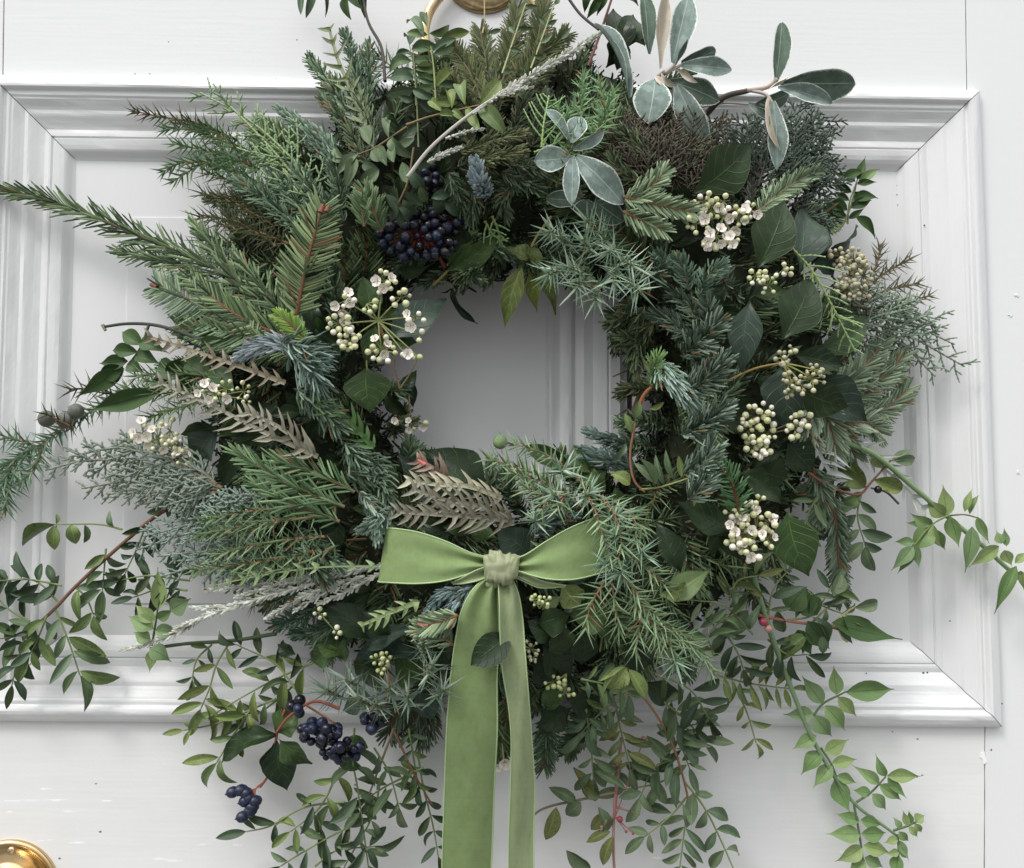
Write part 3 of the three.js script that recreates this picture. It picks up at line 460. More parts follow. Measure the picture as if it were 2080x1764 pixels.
// a pinnatifid grevillea leaf: midrib and forward-pointing channelled lobes
function frond(s, list, n, len, c0, c1, wMid = 5) {
  const p = s.pts(list), k = S(s.z(list[0])), curve = new THREE.CatmullRomCurve3(p.length > 2 ? p : [p[0], p[0].clone().lerp(p[1], 0.5).add(V(0, 0.002, 0.003)), p[1]]), g = new Geo(p[0]), R = s.R, m = 24;
  const strip = (pts, wid, N, ca, cb, fold) => { let last = null; const q = V(); for (let i = 0; i < pts.length; i++) { const t = i / (pts.length - 1), T = pts[Math.min(i + 1, pts.length - 1)].clone().sub(pts[Math.max(0, i - 1)]).normalize(), B = V().crossVectors(T, N).normalize(), U = V().crossVectors(B, T), c = mixc(ca, cb, t), w = wid(t);
    const row = [g.v(q.copy(pts[i]).addScaledVector(B, -w).addScaledVector(U, fold * w), c), g.v(q.copy(pts[i]), mixc(c, c1, 0.4)), g.v(q.copy(pts[i]).addScaledVector(B, w).addScaledVector(U, fold * w), c)];
    if (last) for (let a = 0; a < 2; a++) { g.t(last[a], last[a + 1], row[a + 1]); g.t(last[a], row[a + 1], row[a]); } last = row; } };
  strip(curve.getPoints(m), (t) => wMid * k * (1.1 - 0.5 * t), facing(p[0]), c0, c1, 0.4);
  for (let i = 0; i < n; i++) { const t = lerp(0.03, 0.97, i / (n - 1)), q = curve.getPointAt(t), T = curve.getTangentAt(t), [N, B] = frame(T, facing(q));
    for (const sd of [-1, 1]) { const a = (sd > 0 ? 0.72 : 0.9) * (0.75 + 0.5 * R()), L = len * k * (0.55 + 0.5 * Math.sin(Math.PI * (0.15 + 0.8 * t))) * (0.68 + 0.6 * R()), d = T.clone().multiplyScalar(Math.cos(a)).addScaledVector(B, sd * Math.sin(a)).addScaledVector(N, (R() - 0.35) * 0.5).normalize();
      if (R() < 0.06) continue; const e = q.clone().addScaledVector(d, L).addScaledVector(T, L * (0.02 + 0.2 * R())).addScaledVector(N, L * (R() - 0.5) * 0.3), md = q.clone().addScaledVector(d, L * 0.5).addScaledVector(T, -L * 0.08).addScaledVector(N, L * 0.1 * R()), lw = 5 + 3 * R();
      strip([q, q.clone().lerp(md, 0.5), md, md.clone().lerp(e, 0.55), e], (t2) => k * lw * Math.pow(1 - t2, 0.85) * (0.9 + 0.3 * t2) + 0.00004, N.clone().applyAxisAngle(d, (R() - 0.5) * 0.8), mixc(c0, c1, R() * 0.5), mixc(c0, c1, 0.4 + 0.6 * R()), 0.5); } }
  s.kids.push(['leaf', g.build(), frondMat, new THREE.Matrix4(), p[0].clone()]); return s;
}
// berries, buds and flowers
const berryGeos = [0, 1, 2, 3].map((sd) => { const a = new THREE.SphereGeometry(1, 14, 10), p = a.attributes.position; a.scale(1, 1.06 + 0.06 * sd, 1); for (let i = 0; i < p.count; i++) { const k = 1 + 0.07 * noise.noise(p.getX(i) * 1.7 + sd * 5, p.getY(i) * 1.7, p.getZ(i) * 1.7) + (sd === 3 ? 0.10 * noise.noise(p.getX(i) * 4, p.getY(i) * 2, p.getZ(i) * 4) : 0); p.setXYZ(i, p.getX(i) * k, p.getY(i) * k, p.getZ(i) * k); } a.computeVertexNormals(); const b = new THREE.ConeGeometry(0.22, 0.3, 6); b.translate(0, 1.16 + 0.06 * sd, 0); return mergeGeometries([a, b]); });
const roundBerry = (() => { const a = new THREE.SphereGeometry(1, 18, 12), b = new THREE.TorusGeometry(0.16, 0.05, 5, 8); b.rotateX(Math.PI / 2); b.translate(0, 0.97, 0); return mergeGeometries([a, b]); })();
const budGeo = (() => { const a = new THREE.SphereGeometry(1, 9, 7), p = a.attributes.position; for (let i = 0; i < p.count; i++) { const y = p.getY(i), an = Math.atan2(p.getZ(i), p.getX(i)), k = y > 0 ? 1 + 0.1 * y * Math.cos(an * 5) : 0.72 + 0.28 * (1 + y); p.setXYZ(i, p.getX(i) * k, y * 1.12, p.getZ(i) * k); } a.computeVertexNormals(); return a; })();
function flowerGeo(seed) { const g = new Geo(V(0, 0, 0)), R = rng(seed), pk = [0.82, 0.72, 0.68], wh = [0.92, 0.88, 0.84];
  for (let k = 0; k < 5; k++) { const a = k / 5 * 6.283 + R() * 0.2, cu = 0.25 + R() * 0.25, c = V(Math.cos(a), 0, Math.sin(a)), t = V(-Math.sin(a), 0, Math.cos(a)), tone = mixc(wh, pk, R() * 0.7), ce = g.v(V(0, -0.3, 0), [0.6, 0.55, 0.4]); const row = [];
    for (let i = 0; i <= 6; i++) { const s = i / 6 * 2 - 1, r = 1.15 * Math.sqrt(1 - s * s * 0.55) * (0.9 + 0.15 * R()); row.push(g.v(c.clone().multiplyScalar(r).addScaledVector(t, s * 0.6).add(V(0, cu * (1 - 0.5 * s * s) - 0.1, 0)), tone)); }
    const md = []; for (let i = 0; i <= 6; i++) { const s = i / 6 * 2 - 1; md.push(g.v(c.clone().multiplyScalar(0.5).addScaledVector(t, s * 0.3).add(V(0, -0.12 + 0.1 * s * s, 0)), mixc(tone, [0.8, 0.7, 0.6], 0.35))); }
    for (let i = 0; i < 6; i++) { g.t(md[i], md[i + 1], row[i + 1]); g.t(md[i], row[i + 1], row[i]); g.t(ce, md[i + 1], md[i]); } }
  for (let k = 0; k < 5; k++) { const a = (k + 0.5) / 5 * 6.283, e = V(Math.cos(a) * 0.45, 0.75, Math.sin(a) * 0.45); tube(g, [V(0, -0.2, 0), e.clone().multiplyScalar(0.5), e], 0.035, 3, [0.85, 0.82, 0.7]); const an = V(e.x, e.y, e.z); tube(g, [an, an.clone().add(V(0.05, 0.1, 0.03))], 0.1, 4, [0.85, 0.78, 0.5]); }
  return g.build(); }
const flowerGeos = [1, 2, 3].map(flowerGeo);
const flowerMat = vmat(0.75), pm = (c, r, e) => { const m = new THREE.MeshPhysicalMaterial({ roughness: r, ...e }); m.color.setRGB(...c); return m; };
const bloomTex = (a, b, seed) => leafTex(64, 64, (x, w, h, R) => { x.fillStyle = a; x.fillRect(0, 0, w, h); mottle(x, w, h, R, 60, a, b, 0.45); }, seed);
const pmap = (map, r, e) => new THREE.MeshPhysicalMaterial({ map, roughness: r, ...e });
const berryMats = [pmap(bloomTex('#15182a', '#2c3550', 61), 0.34), pmap(bloomTex('#1b2238', '#43527a', 62), 0.42), pmap(bloomTex('#14141c', '#22263a', 63), 0.24)];
const budMats = [pm([0.66, 0.65, 0.42], 0.55), pm([0.52, 0.55, 0.29], 0.55), pm([0.80, 0.77, 0.64], 0.55), pm([0.60, 0.62, 0.36], 0.55)], budGreen = [pm([0.40, 0.46, 0.20], 0.55), pm([0.52, 0.54, 0.28], 0.55)], budTan = [pm([0.42, 0.39, 0.25], 0.6), pm([0.50, 0.48, 0.32], 0.6), pm([0.36, 0.36, 0.26], 0.6)];
const juniperBerry = [pmap(bloomTex('#5d6056', '#8b8d84', 64), 0.65), pmap(bloomTex('#6d8458', '#93a77c', 65), 0.6)], redBerry = [pm([0.28, 0.04, 0.06], 0.35), pm([0.42, 0.22, 0.18], 0.45)];
function umbel(s, ctr, subs, o = {}) {
  const R = s.R, C = s.pt(ctr), k = S(s.z(ctr)), mats = o.mats || budMats, col = o.col || [0.27, 0.31, 0.13];
  for (const [u, v, nb, nf, spread = 24] of subs) { const z = s.z(ctr) + (o.dz ?? 14), q = P(u, v, z), mid = C.clone().lerp(q, 0.55).add(V(0, 0, 0.002));
    tube(s.st, new THREE.CatmullRomCurve3([C, mid, q]).getPoints(7), (t) => k * (2.0 - 0.8 * t), 5, col);
    const put = [];
    for (let i = 0; i < nb + nf; i++) { let a, e, tries = 0; do { a = R() * 6.283; const r = spread * Math.sqrt(0.12 + 0.88 * R()); e = [u + Math.cos(a) * r, v + Math.sin(a) * r, z + 4 + R() * 22]; } while (put.some((w) => Math.hypot(w[0] - e[0], w[1] - e[1]) < (i < nf ? 17 : 9.5)) && ++tries < 30); put.push(e);
      const pe = P(...e), d = pe.clone().sub(q).normalize().add(facing(pe).multiplyScalar(0.7)).normalize();
      tube(s.st, [q, q.clone().lerp(pe, 0.5).add(V(0, 0, 0.0006)), pe], k * 1.1, 4, col);
      if (i < nf) s.piece('flower', flowerGeos[i % 3], flowerMat, pe, d, k * (o.fr || 11) * 0.78 * (0.85 + 0.3 * R())); else s.piece(o.bn || 'flower_bud', budGeo, mats[Math.floor(R() * mats.length)], pe, d, k * (o.br || 5.6) * 0.95 * (0.75 + 0.5 * R())); } }
  return s;
}
function berries(s, areas, r, o = {}) { // areas: [u, v, ru, rv, n, z]
  const R = s.R, put = [];
  for (const [u, v, ru, rv, n, z] of areas) { const hub = P(u, v, z - 20);
    for (let i = 0; i < n; i++) { let e, tries = 0; do { const a = R() * 6.283, q = Math.sqrt(R()); e = [u + Math.cos(a) * q * ru, v + Math.sin(a) * q * rv, z + (1 - q * q) * 26 + R() * 10]; } while (put.some((w) => Math.hypot(w[0] - e[0], w[1] - e[1], (w[2] - e[2])) < r * 1.75) && ++tries < 60); put.push(e);
      const pe = P(...e), k = S(e[2]); s.pt(e); tube(s.st, [hub, hub.clone().lerp(pe, 0.6), pe], k * 1.3, 4, o.col || [0.30, 0.06, 0.04]);
      s.piece('berry', berryGeos[Math.floor(R() * 4)], berryMats[Math.floor(R() * 3)], pe, pe.clone().sub(hub).add(V(0, 0, 0.002)), k * r * (0.68 + 0.5 * R())); } }
  return s;
}

// ------------------------------------------------------------------ hidden ring of moss and the dense inner greenery
{
  const g = new Geo(origin), R = rng(9), nA = 110, nB = 22, rows = [];
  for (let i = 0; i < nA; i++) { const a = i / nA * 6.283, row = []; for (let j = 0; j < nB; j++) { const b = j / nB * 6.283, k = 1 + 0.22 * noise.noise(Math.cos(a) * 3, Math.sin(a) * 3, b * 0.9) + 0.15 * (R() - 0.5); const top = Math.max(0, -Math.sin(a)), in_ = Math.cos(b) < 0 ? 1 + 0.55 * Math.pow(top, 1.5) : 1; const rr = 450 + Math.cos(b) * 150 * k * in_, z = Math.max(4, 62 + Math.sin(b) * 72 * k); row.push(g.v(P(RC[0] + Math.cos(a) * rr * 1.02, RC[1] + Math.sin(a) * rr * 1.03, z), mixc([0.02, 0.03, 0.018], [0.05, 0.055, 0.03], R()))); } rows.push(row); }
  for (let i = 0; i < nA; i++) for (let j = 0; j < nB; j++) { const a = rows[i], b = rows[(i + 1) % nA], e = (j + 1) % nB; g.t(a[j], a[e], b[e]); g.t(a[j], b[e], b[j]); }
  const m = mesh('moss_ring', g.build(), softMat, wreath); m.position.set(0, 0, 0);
  const f = new Geo(origin);
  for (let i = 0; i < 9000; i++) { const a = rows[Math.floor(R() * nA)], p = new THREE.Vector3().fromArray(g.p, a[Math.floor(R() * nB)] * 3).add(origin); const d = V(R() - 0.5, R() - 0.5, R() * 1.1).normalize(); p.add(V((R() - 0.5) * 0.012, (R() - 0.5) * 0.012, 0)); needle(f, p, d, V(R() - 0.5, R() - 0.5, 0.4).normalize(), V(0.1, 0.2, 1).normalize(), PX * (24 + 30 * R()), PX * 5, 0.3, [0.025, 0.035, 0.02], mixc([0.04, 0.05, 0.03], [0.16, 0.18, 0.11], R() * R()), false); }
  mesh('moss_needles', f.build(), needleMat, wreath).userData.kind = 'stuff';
}
{
  const R = rng(4242), styles = ['noble', 'nobleDark', 'nord', 'noble', 'nobleDark', 'juni'];
  for (let ring = 0; ring < 3; ring++) { const r0 = [330, 440, 545][ring], n = [44, 66, 66][ring];
    for (let i = 0; i < n; i++) { const a = (i + R()) / n * 6.283, out = [-0.9, 0.1, 0.55][ring] + (R() - 0.5) * 1.5; // heading relative to outward
      const u = RC[0] + Math.cos(a) * (r0 + R() * 50), v = RC[1] + Math.sin(a) * (r0 + R() * 50) * 1.02, sgn = Math.cos(a) < 0 ? 1 : 1, h = ring === 0 ? a + Math.PI / 2 * (R() < 0.5 ? 1 : -1) * (0.75 + 0.35 * R()) : a + (R() - 0.5) * 1.7;
      const L = 110 + R() * 70, z0 = ringZ(u, v) * 0.45 + 15, du = Math.cos(h) * L, dv = Math.sin(h) * L, ue = u + du, ve = v + dv, z1 = Math.max(30, ringZ(ue, ve) * (0.5 + 0.38 * R()));
      if (ring === 0 && Math.hypot(ue - RC[0], ve - RC[1]) < 235) continue;
      if (Math.hypot(ue - RC[0], ve - RC[1]) > 720) continue;
      const st = styles[Math.floor(R() * styles.length)];
      needled({ noble: 'noble_fir_sprig', nobleDark: 'noble_fir_sprig', nord: 'fir_sprig', juni: 'juniper_sprig' }[st], st, null, 0, [[u, v, z0], [u + du * 0.5, v + dv * 0.5, (z0 + z1) / 2 + 22], [ue, ve, z1]]).done();
    } }
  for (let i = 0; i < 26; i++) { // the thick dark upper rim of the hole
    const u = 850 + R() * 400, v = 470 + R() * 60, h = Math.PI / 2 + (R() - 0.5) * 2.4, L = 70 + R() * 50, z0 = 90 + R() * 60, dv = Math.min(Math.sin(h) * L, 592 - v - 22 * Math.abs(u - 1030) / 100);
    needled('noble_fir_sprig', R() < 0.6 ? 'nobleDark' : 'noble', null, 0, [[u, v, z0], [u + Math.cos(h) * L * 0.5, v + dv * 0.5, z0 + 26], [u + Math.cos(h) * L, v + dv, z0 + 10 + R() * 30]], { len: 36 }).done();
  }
  for (const [u, v, u1, v1, st] of [[1330, 700, 1262, 690, 'nobleDark'], [1330, 780, 1258, 800, 'nobleDark'], [1340, 850, 1262, 860, 'noble'], [1320, 900, 1250, 905, 'noble'], [1300, 640, 1248, 650, 'nobleDark'], [1180, 990, 1130, 930, 'noble'], [1100, 1020, 1060, 950, 'juni'], [1010, 1040, 985, 950, 'noble'], [960, 1030, 920, 940, 'nobleDark'], [900, 1010, 872, 930, 'noble'], [815, 960, 842, 905, 'noble'], [785, 880, 828, 850, 'nobleDark'], [775, 800, 822, 790, 'noble'], [1230, 1000, 1210, 930, 'nobleDark'], [1050, 1030, 1020, 960, 'noble']])
    for (let k = 0; k < 2; k++) needled(st === 'juni' ? 'juniper_sprig' : 'noble_fir_sprig', st, null, 0, [[u + R() * 20, v + R() * 20, 70 + 30 * k], [(u + u1) / 2, (v + v1) / 2, 110 + 30 * k], [u1 + (R() - 0.5) * 26, v1 + (R() - 0.5) * 26, 105 + 36 * k]], { len: 38 }).done();
  for (let k = 0; k < 9; k++) { const v = 650 + k * 26 + R() * 20; sp('bare_twig', null).stem([[1310 + R() * 20, v, 60], [1275, v + (R() - 0.5) * 30, 90], [1240 + R() * 14, v + (R() - 0.5) * 50, 80]], 2.6, 1.2, [0.09, 0.06, 0.04]).done(); }
  // loose dark leaves tucked between
  for (let i = 0; i < 46; i++) { const a = R() * 6.283, r = 380 + R() * 190, u = RC[0] + Math.cos(a) * r, v = RC[1] + Math.sin(a) * r; if (a > 3.5 && a < 5.4 && R() < 0.7) continue; const h = a + (R() - 0.5) * 2, L = 70 + R() * 50, z = ringZ(u, v) * 0.8; const s = sp('viburnum_sprig', null); s.stem([[u - Math.cos(h) * 40, v - Math.sin(h) * 40, z - 40], [u, v, z]], 3, 2.4, [0.2, 0.17, 0.08]); s.leaf('laurel', [u, v, z], [u + Math.cos(h) * L, v + Math.sin(h) * L, z + 10 + R() * 20], L * 0.46, { mats: R() < 0.25 ? MAT.laurelMid : MAT.laurel }); s.leaf('laurel', [u, v, z], [u + Math.cos(h + 0.9) * L * 0.8, v + Math.sin(h + 0.9) * L * 0.8, z + R() * 20], L * 0.4); s.done(); }
}

// ------------------------------------------------------------------ top left
needled('noble_fir_sprig', 'noble', 'dark drooping noble fir tip at the upper left of the wreath', 20, [[730, 260], [668, 170], [628, 118]], { len: 40 }).done();
needled('noble_fir_sprig', 'noble', 'upright blue green noble fir sprig at the top left', 10, [[[735, 235], [722, 140], [700, 66]], [[745, 215], [752, 150], [748, 92]]], { len: 38, c: [[0.035, 0.06, 0.04], [0.22, 0.31, 0.21]] }).done();
needled('noble_fir_sprig', 'nobleDark', null, 30, [[[745, 330], [700, 250], [655, 200]], [[760, 280], [735, 215], [715, 170]]]).done();
needled('noble_fir_sprig', 'blue', 'grey blue noble fir tips above the left juniper', 24, [[[680, 320], [610, 258], [566, 222]], [[685, 345], [640, 290], [600, 236]], [[700, 350], [672, 300], [640, 262]]], { c: [[0.05, 0.085, 0.055], [0.26, 0.36, 0.27]], len: 40 }).done();
frond(sp('grevillea_sprig', 'jagged olive green leaf rising at the top left', 44), [[742, 255], [712, 180], [686, 120], [668, 55]], 9, 40, [0.07, 0.10, 0.035], [0.15, 0.18, 0.07]).done();
frond(sp('grevillea_sprig', null, 30), [[760, 300], [730, 235], [690, 190]], 8, 34, [0.10, 0.14, 0.10], [0.2, 0.25, 0.18]).done();
sp('jasmine_sprig', 'slender dark vine stem arching at the top left corner of the wreath', 30).stem([[782, 165], [774, 95], [748, 45], [735, -20, 60]], 4, 3, [0.06, 0.05, 0.045]).leaf('lentisk', [738, 20, 60], [705, -40, 62], 26, { mats: MAT.lentisk }).leaf('lentisk', [660, 36, 50], [658, -30, 50], 8, { mats: MAT.lentiskDark }).leaf('lentisk', [640, -30, 50], [622, 34, 50], 18, { mats: MAT.lentisk, roll: 0 }).leaf('lentisk', [612, -32, 50], [612, 32, 50], 15, { mats: MAT.lentisk, roll: 0.3 }).leaf('lentisk', [705, -10, 60], [712, 40, 56], 20, { mats: MAT.lentisk }).leaf('lentisk', [733, -30, 60], [738, 24, 62], 20, { mats: MAT.lentisk }).done();
{ // rounded mastic leaves at the top
  const s = sp('mastic_sprig', 'round leaved green mastic sprig at the top left of centre', 46); s.stem([[850, 300], [846, 200], [838, 92]], 2.2, 1.4, [0.10, 0.13, 0.06]);
  s.pinna([[845, 215], [842, 150], [832, 92]], { n: 6, len: 52, wr: 0.44, ang: 1.35, mats: MAT.lentisk, spread: 0.4, miss: 0, sc: [0.12, 0.15, 0.06], r: 1.8 }); s.pinna([[886, 225], [880, 130], [868, 55]], { n: 5, len: 50, wr: 0.36, ang: 1.1, mats: MAT.lentisk, miss: 0 });
  s.leaf('lentisk', [862, 78], [823, 20], 22, { mats: MAT.lentisk, roll: 0.4 }).leaf('lentisk', [895, 80], [956, 62], 22, { mats: MAT.lentiskPale }).leaf('lentisk', [880, 110], [930, 90], 20, { mats: MAT.lentisk }).done();
}
{
  const s = sp('mastic_sprig', 'yellow green mastic leaflets pointing right below the top', 66); s.stem([[825, 254], [842, 248], [870, 238], [972, 214]], 3, 1.8, [0.20, 0.15, 0.07]);
  s.leaf('lentisk', [975, 212], [1022, 157], 34, { mats: MAT.lentiskPale, roll: 0.1, v: 0 }).leaf('lentisk', [972, 215], [1025, 268], 36, { mats: MAT.lentiskPale, roll: -0.1, v: 1 });
  for (const [a, b, c, d, w] of [[945, 214, 928, 148, 28], [946, 216, 976, 266, 22], [918, 220, 900, 170, 24], [920, 222, 945, 245, 16], [900, 228, 868, 196, 20], [892, 232, 925, 234, 18], [884, 178, 918, 142, 24], [886, 206, 930, 208, 22]]) s.leaf('lentisk', [a, b], [c, d], w, { mats: MAT.lentiskPale }); s.done();
}
{
  const s = sp('mastic_sprig', 'mastic sprig with grey green leaflets left of the silver twig', 50); s.stem([[826, 258], [800, 275], [762, 300], [716, 318]], 2.6, 1.8, [0.18, 0.13, 0.07]);
  for (const [a, b, c, d, w] of [[728, 312, 682, 350, 24], [745, 306, 728, 256, 30], [758, 300, 740, 258, 30], [765, 300, 785, 335, 26], [755, 304, 774, 330, 24], [795, 280, 822, 318, 28], [805, 272, 780, 228, 18], [790, 282, 796, 225, 22], [716, 318, 676, 300, 26], [720, 322, 702, 382, 26], [735, 335, 764, 342, 22], [705, 330, 668, 300, 30], [770, 345, 730, 370, 28], [800, 330, 795, 290, 24], [826, 372, 818, 330, 26], [800, 300, 842, 282, 18]]) s.leaf('lentisk', [a, b], [c, d], w, { mats: MAT.lentiskGrey }); s.done();
  const q = sp('mastic_sprig', 'dark mastic sprig hanging over the upper berries', 52); q.stem([[840, 300], [828, 370], [806, 420], [790, 460]], 2.4, 1.8, [0.15, 0.11, 0.06]);
  for (const [a, b, c, d, w] of [[832, 350, 864, 388, 26], [836, 340, 905, 300, 22], [822, 390, 858, 416, 22], [818, 405, 846, 440, 24], [808, 420, 836, 455, 20], [800, 430, 786, 394, 22], [806, 425, 816, 462, 20], [792, 452, 790, 402, 22], [880, 400, 900, 440, 26], [868, 410, 852, 378, 20], [876, 402, 918, 392, 22], [898, 412, 945, 440, 22]]) q.leaf('lentisk', [a, b], [c, d], w, { mats: MAT.lentiskDark }); q.done();
}
{ // silver twig
  const s = sp('silver_twig', 'long silvery white twig crossing the top of the wreath diagonally', 84), o = N_.heath;
  s.stem([[828, 360], [875, 300], [975, 218], [1075, 160], [1222, 68]], 4.4, 2.4, [0.42, 0.40, 0.36]); s.needles([[1000, 202], [1100, 142], [1222, 66]], { ...o, len: 20 }); s.needles([[905, 282], [945, 268], [982, 262]], { ...o, len: 12, per: 2 }); s.needles([[868, 330], [905, 312], [935, 300]], { ...o, len: 14 }); s.needles([[1014, 196], [1050, 182], [1080, 178]], { ...o, len: 12, per: 3 }); s.needles([[960, 232], [1020, 190], [1060, 168]], { ...o, len: 9, per: 2 }).done();
}
needled('juniper_sprig', 'juniDark', 'dry brown juniper tip reaching left at the upper left', 8, [[[480, 285], [400, 250], [330, 238], [268, 225]], [[470, 330], [420, 270], [360, 246]]], { len: 40 }).done();
needled('juniper_sprig', 'juni', 'green juniper sprigs spreading over the upper left moulding', 14, [[[560, 330], [460, 290], [380, 262], [330, 262]], [[540, 350], [430, 310], [350, 292]], [[545, 380], [450, 340], [370, 330], [330, 350]], [[520, 350], [440, 270], [400, 260]], [[560, 400], [480, 350], [440, 340]], [[500, 330], [420, 330], [346, 372]]], { c: [[0.08, 0.15, 0.08], [0.20, 0.33, 0.2]], len: 44 }).done();
needled('juniper_sprig', 'juniDark', null, 4, [[[540, 420], [470, 370], [420, 350]], [[560, 460], [470, 410], [408, 392]], [[560, 500], [480, 450], [400, 440]], [[600, 500], [520, 470], [440, 455]], [[600, 470], [530, 420], [470, 400]]], { c: [[0.045, 0.055, 0.03], [0.12, 0.13, 0.07]] }).done();
sprayed('cypress_sprig', 'green', 'pale green scaly cypress spray at the upper left', 40, [[[665, 420], [590, 320], [500, 240], [405, 188]], [[620, 400], [560, 330], [480, 300]], [[600, 360], [540, 290], [448, 196]]], { side: 0.2, depth: 2, gap: 24, r: 3.4, c: [[0.13, 0.21, 0.10], [0.34, 0.45, 0.24], [0.22, 0.26, 0.11]] }).done();
needled('noble_fir_sprig', 'noble', null, 30, [[[610, 470], [545, 410], [480, 368]], [[625, 440], [585, 390], [550, 352]]], { c: [[0.035, 0.065, 0.042], [0.19, 0.27, 0.18]] }).done();
needled('noble_fir_sprig', 'noble', null, 36, [[[700, 450], [640, 400], [600, 340]], [[690, 430], [690, 370], [676, 330]]], { c: [[0.03, 0.055, 0.035], [0.17, 0.24, 0.16]] }).done();
// ------------------------------------------------------------------ left
{ const s = needled('rosemary_sprig', 'rosem', 'long rosemary stem reaching out to the left edge', 10, [[560, 630], [440, 548], [330, 500], [200, 445], [90, 404], [-10, 384]], { sr: 5 }); s.needles([[530, 640], [455, 530], [395, 455]], { ...N_.rosem, len: 62 }); s.needles([[620, 680], [545, 600], [480, 520]], { ...N_.rosem, len: 60 }); s.needles([[420, 560], [330, 530], [240, 510]], { ...N_.rosem, len: 55 }).done(); }
needled('fir_sprig', 'nord', 'flat dark fir branch with red brown stem pointing up left of the berries', 70, [[602, 640], [622, 540], [655, 420]], { len: 76, step: 3.4, per: 2, w: 5.6, c: [[0.04, 0.065, 0.035], [0.32, 0.40, 0.24]], sc: [0.13, 0.055, 0.028] }).stem([[650, 432], [656, 416]], 6, 4, [0.24, 0.09, 0.06]).stem([[662, 430], [668, 418]], 5, 3, [0.24, 0.09, 0.06]).done();
needled('fir_sprig', 'nord', 'blue green fir branch with long upright needles at the left', 30, [[[520, 700], [420, 628], [318, 580]]], { len: 78, step: 3.4, per: 2, w: 5.6, c: [[0.045, 0.08, 0.05], [0.30, 0.40, 0.29]], sc: [0.16, 0.06, 0.04] }).stem([[322, 584], [306, 578]], 8, 4, [0.2, 0.07, 0.05]).done();
needled('fir_sprig', 'nord', null, 20, [[[590, 690], [480, 640], [380, 560]], [[600, 720], [470, 690], [360, 660]]], { len: 60 }).done();
needled('noble_fir_sprig', 'blue', 'silvery blue noble fir shoot arching at the left of the wreath', 66, [[612, 726], [570, 700], [520, 706], [488, 724]], { len: 44, c: [[0.18, 0.24, 0.25], [0.52, 0.58, 0.61]], half: true }).done();
needled('noble_fir_sprig', 'noble', 'blue green noble fir tuft with long drooping needles at the left', 84, [[[572, 694], [612, 706], [650, 728]], [[590, 720], [630, 750], [646, 780]]], { len: 70, w: 5, step: 4, bend: 0.3, c: [[0.05, 0.085, 0.075], [0.30, 0.39, 0.35]] }).done();
needled('noble_fir_sprig', 'noble', null, 60, [[[640, 820], [672, 850], [690, 872]], [[700, 900], [722, 930], [736, 950]], [[600, 790], [630, 815], [650, 830]], [[745, 925], [765, 950], [778, 975]]], { len: 56, bend: 0.3, c: [[0.035, 0.06, 0.042], [0.22, 0.30, 0.22]] }).done();
needled('juniper_sprig', 'juni', null, 40, [[[470, 790], [400, 790], [330, 800], [250, 790]], [[480, 830], [380, 800], [290, 770]], [[450, 770], [360, 760], [270, 765]], [[420, 810], [360, 830], [300, 850]]], { len: 46 }).done();
{ // juniper with ripe berries at the far left
  const s = needled('juniper_sprig', 'juniRed', 'juniper sprig with round grey berries at the far left edge', 12, [[[330, 790], [250, 806], [160, 850], [80, 905], [0, 950], [-30, 965]], [[60, 915], [30, 960], [8, 1040]], [[30, 935], [0, 1000], [-20, 1060]], [[90, 900], [70, 950], [40, 985]], [[70, 905], [10, 890], [-30, 905]]], { len: 46, step: 10, c: [[0.11, 0.19, 0.14], [0.26, 0.38, 0.30]] });
  s.needles([[240, 806], [190, 790], [140, 792]], { ...N_.juniDark, len: 44 }); s.needles([[150, 870, 70], [110, 850, 84], [88, 838, 88]], { ...N_.juniDark, len: 36 }); for (const [u, v, r] of [[94, 851, 17], [133, 854, 17.5], [154, 836, 16]]) s.piece('berry', roundBerry, juniperBerry[0], P(u, v, 62), V(-0.3, 0.3, 1), S(60) * r); s.done();
}
{ // compound dark green leaf
  const s = sp('jasmine_sprig', 'dark green jasmine spray with arching bare stem at the left', 40); s.stem([[212, 664, 60], [255, 658, 80], [310, 660], [370, 676], [430, 702], [480, 740]], 3, 4.4, [0.05, 0.06, 0.045]); s.stem([[302, 660], [286, 705], [258, 745]], 3, 2, [0.08, 0.10, 0.06]); s.stem([[208, 660, 60], [214, 672, 60]], 4, 3, [0.3, 0.28, 0.2]);
  for (const [a, b, c, d, w] of [[290, 700, 238, 668, 34], [280, 715, 216, 710, 30], [260, 734, 196, 738, 32], [250, 745, 190, 765, 36], [252, 748, 155, 806, 40], [285, 695, 335, 712, 32], [276, 722, 322, 738, 34], [258, 740, 290, 755, 30]]) s.leaf('jasmine', [a, b], [c, d], w, { mats: MAT.jasmineDark, roll: (s.R() - 0.5) * 0.5 });
  for (const [a, b, c, d, w] of [[322, 742, 378, 775, 44], [372, 728, 330, 770, 40], [375, 740, 440, 765, 44], [410, 705, 470, 690, 34], [330, 795, 168, 836, 44], [350, 770, 300, 790, 34], [395, 760, 350, 800, 40], [430, 745, 480, 800, 44]]) s.leaf('jasmine', [a, b], [c, d], w, { mats: MAT.jasmineDark, roll: (s.R() - 0.5) * 0.5 }); s.done();
}
const BRZ = [[0.10, 0.098, 0.062], [0.27, 0.255, 0.19]];
frond(sp('grevillea_sprig', 'upper bronze serrated leaf at the left', 62), [[580, 778], [480, 742], [390, 712], [300, 684]], 14, 34, [0.13, 0.11, 0.07], [0.27, 0.23, 0.16]).done();
frond(sp('grevillea_sprig', 'long silvery bronze serrated leaf at the left', 84), [[646, 928], [540, 880], [430, 824], [322, 776]], 16, 44, ...BRZ).done();
frond(sp('grevillea_sprig', 'short silvery bronze serrated leaf beside the long one', 78), [[640, 926], [570, 870], [502, 838]], 10, 46, ...BRZ).done();
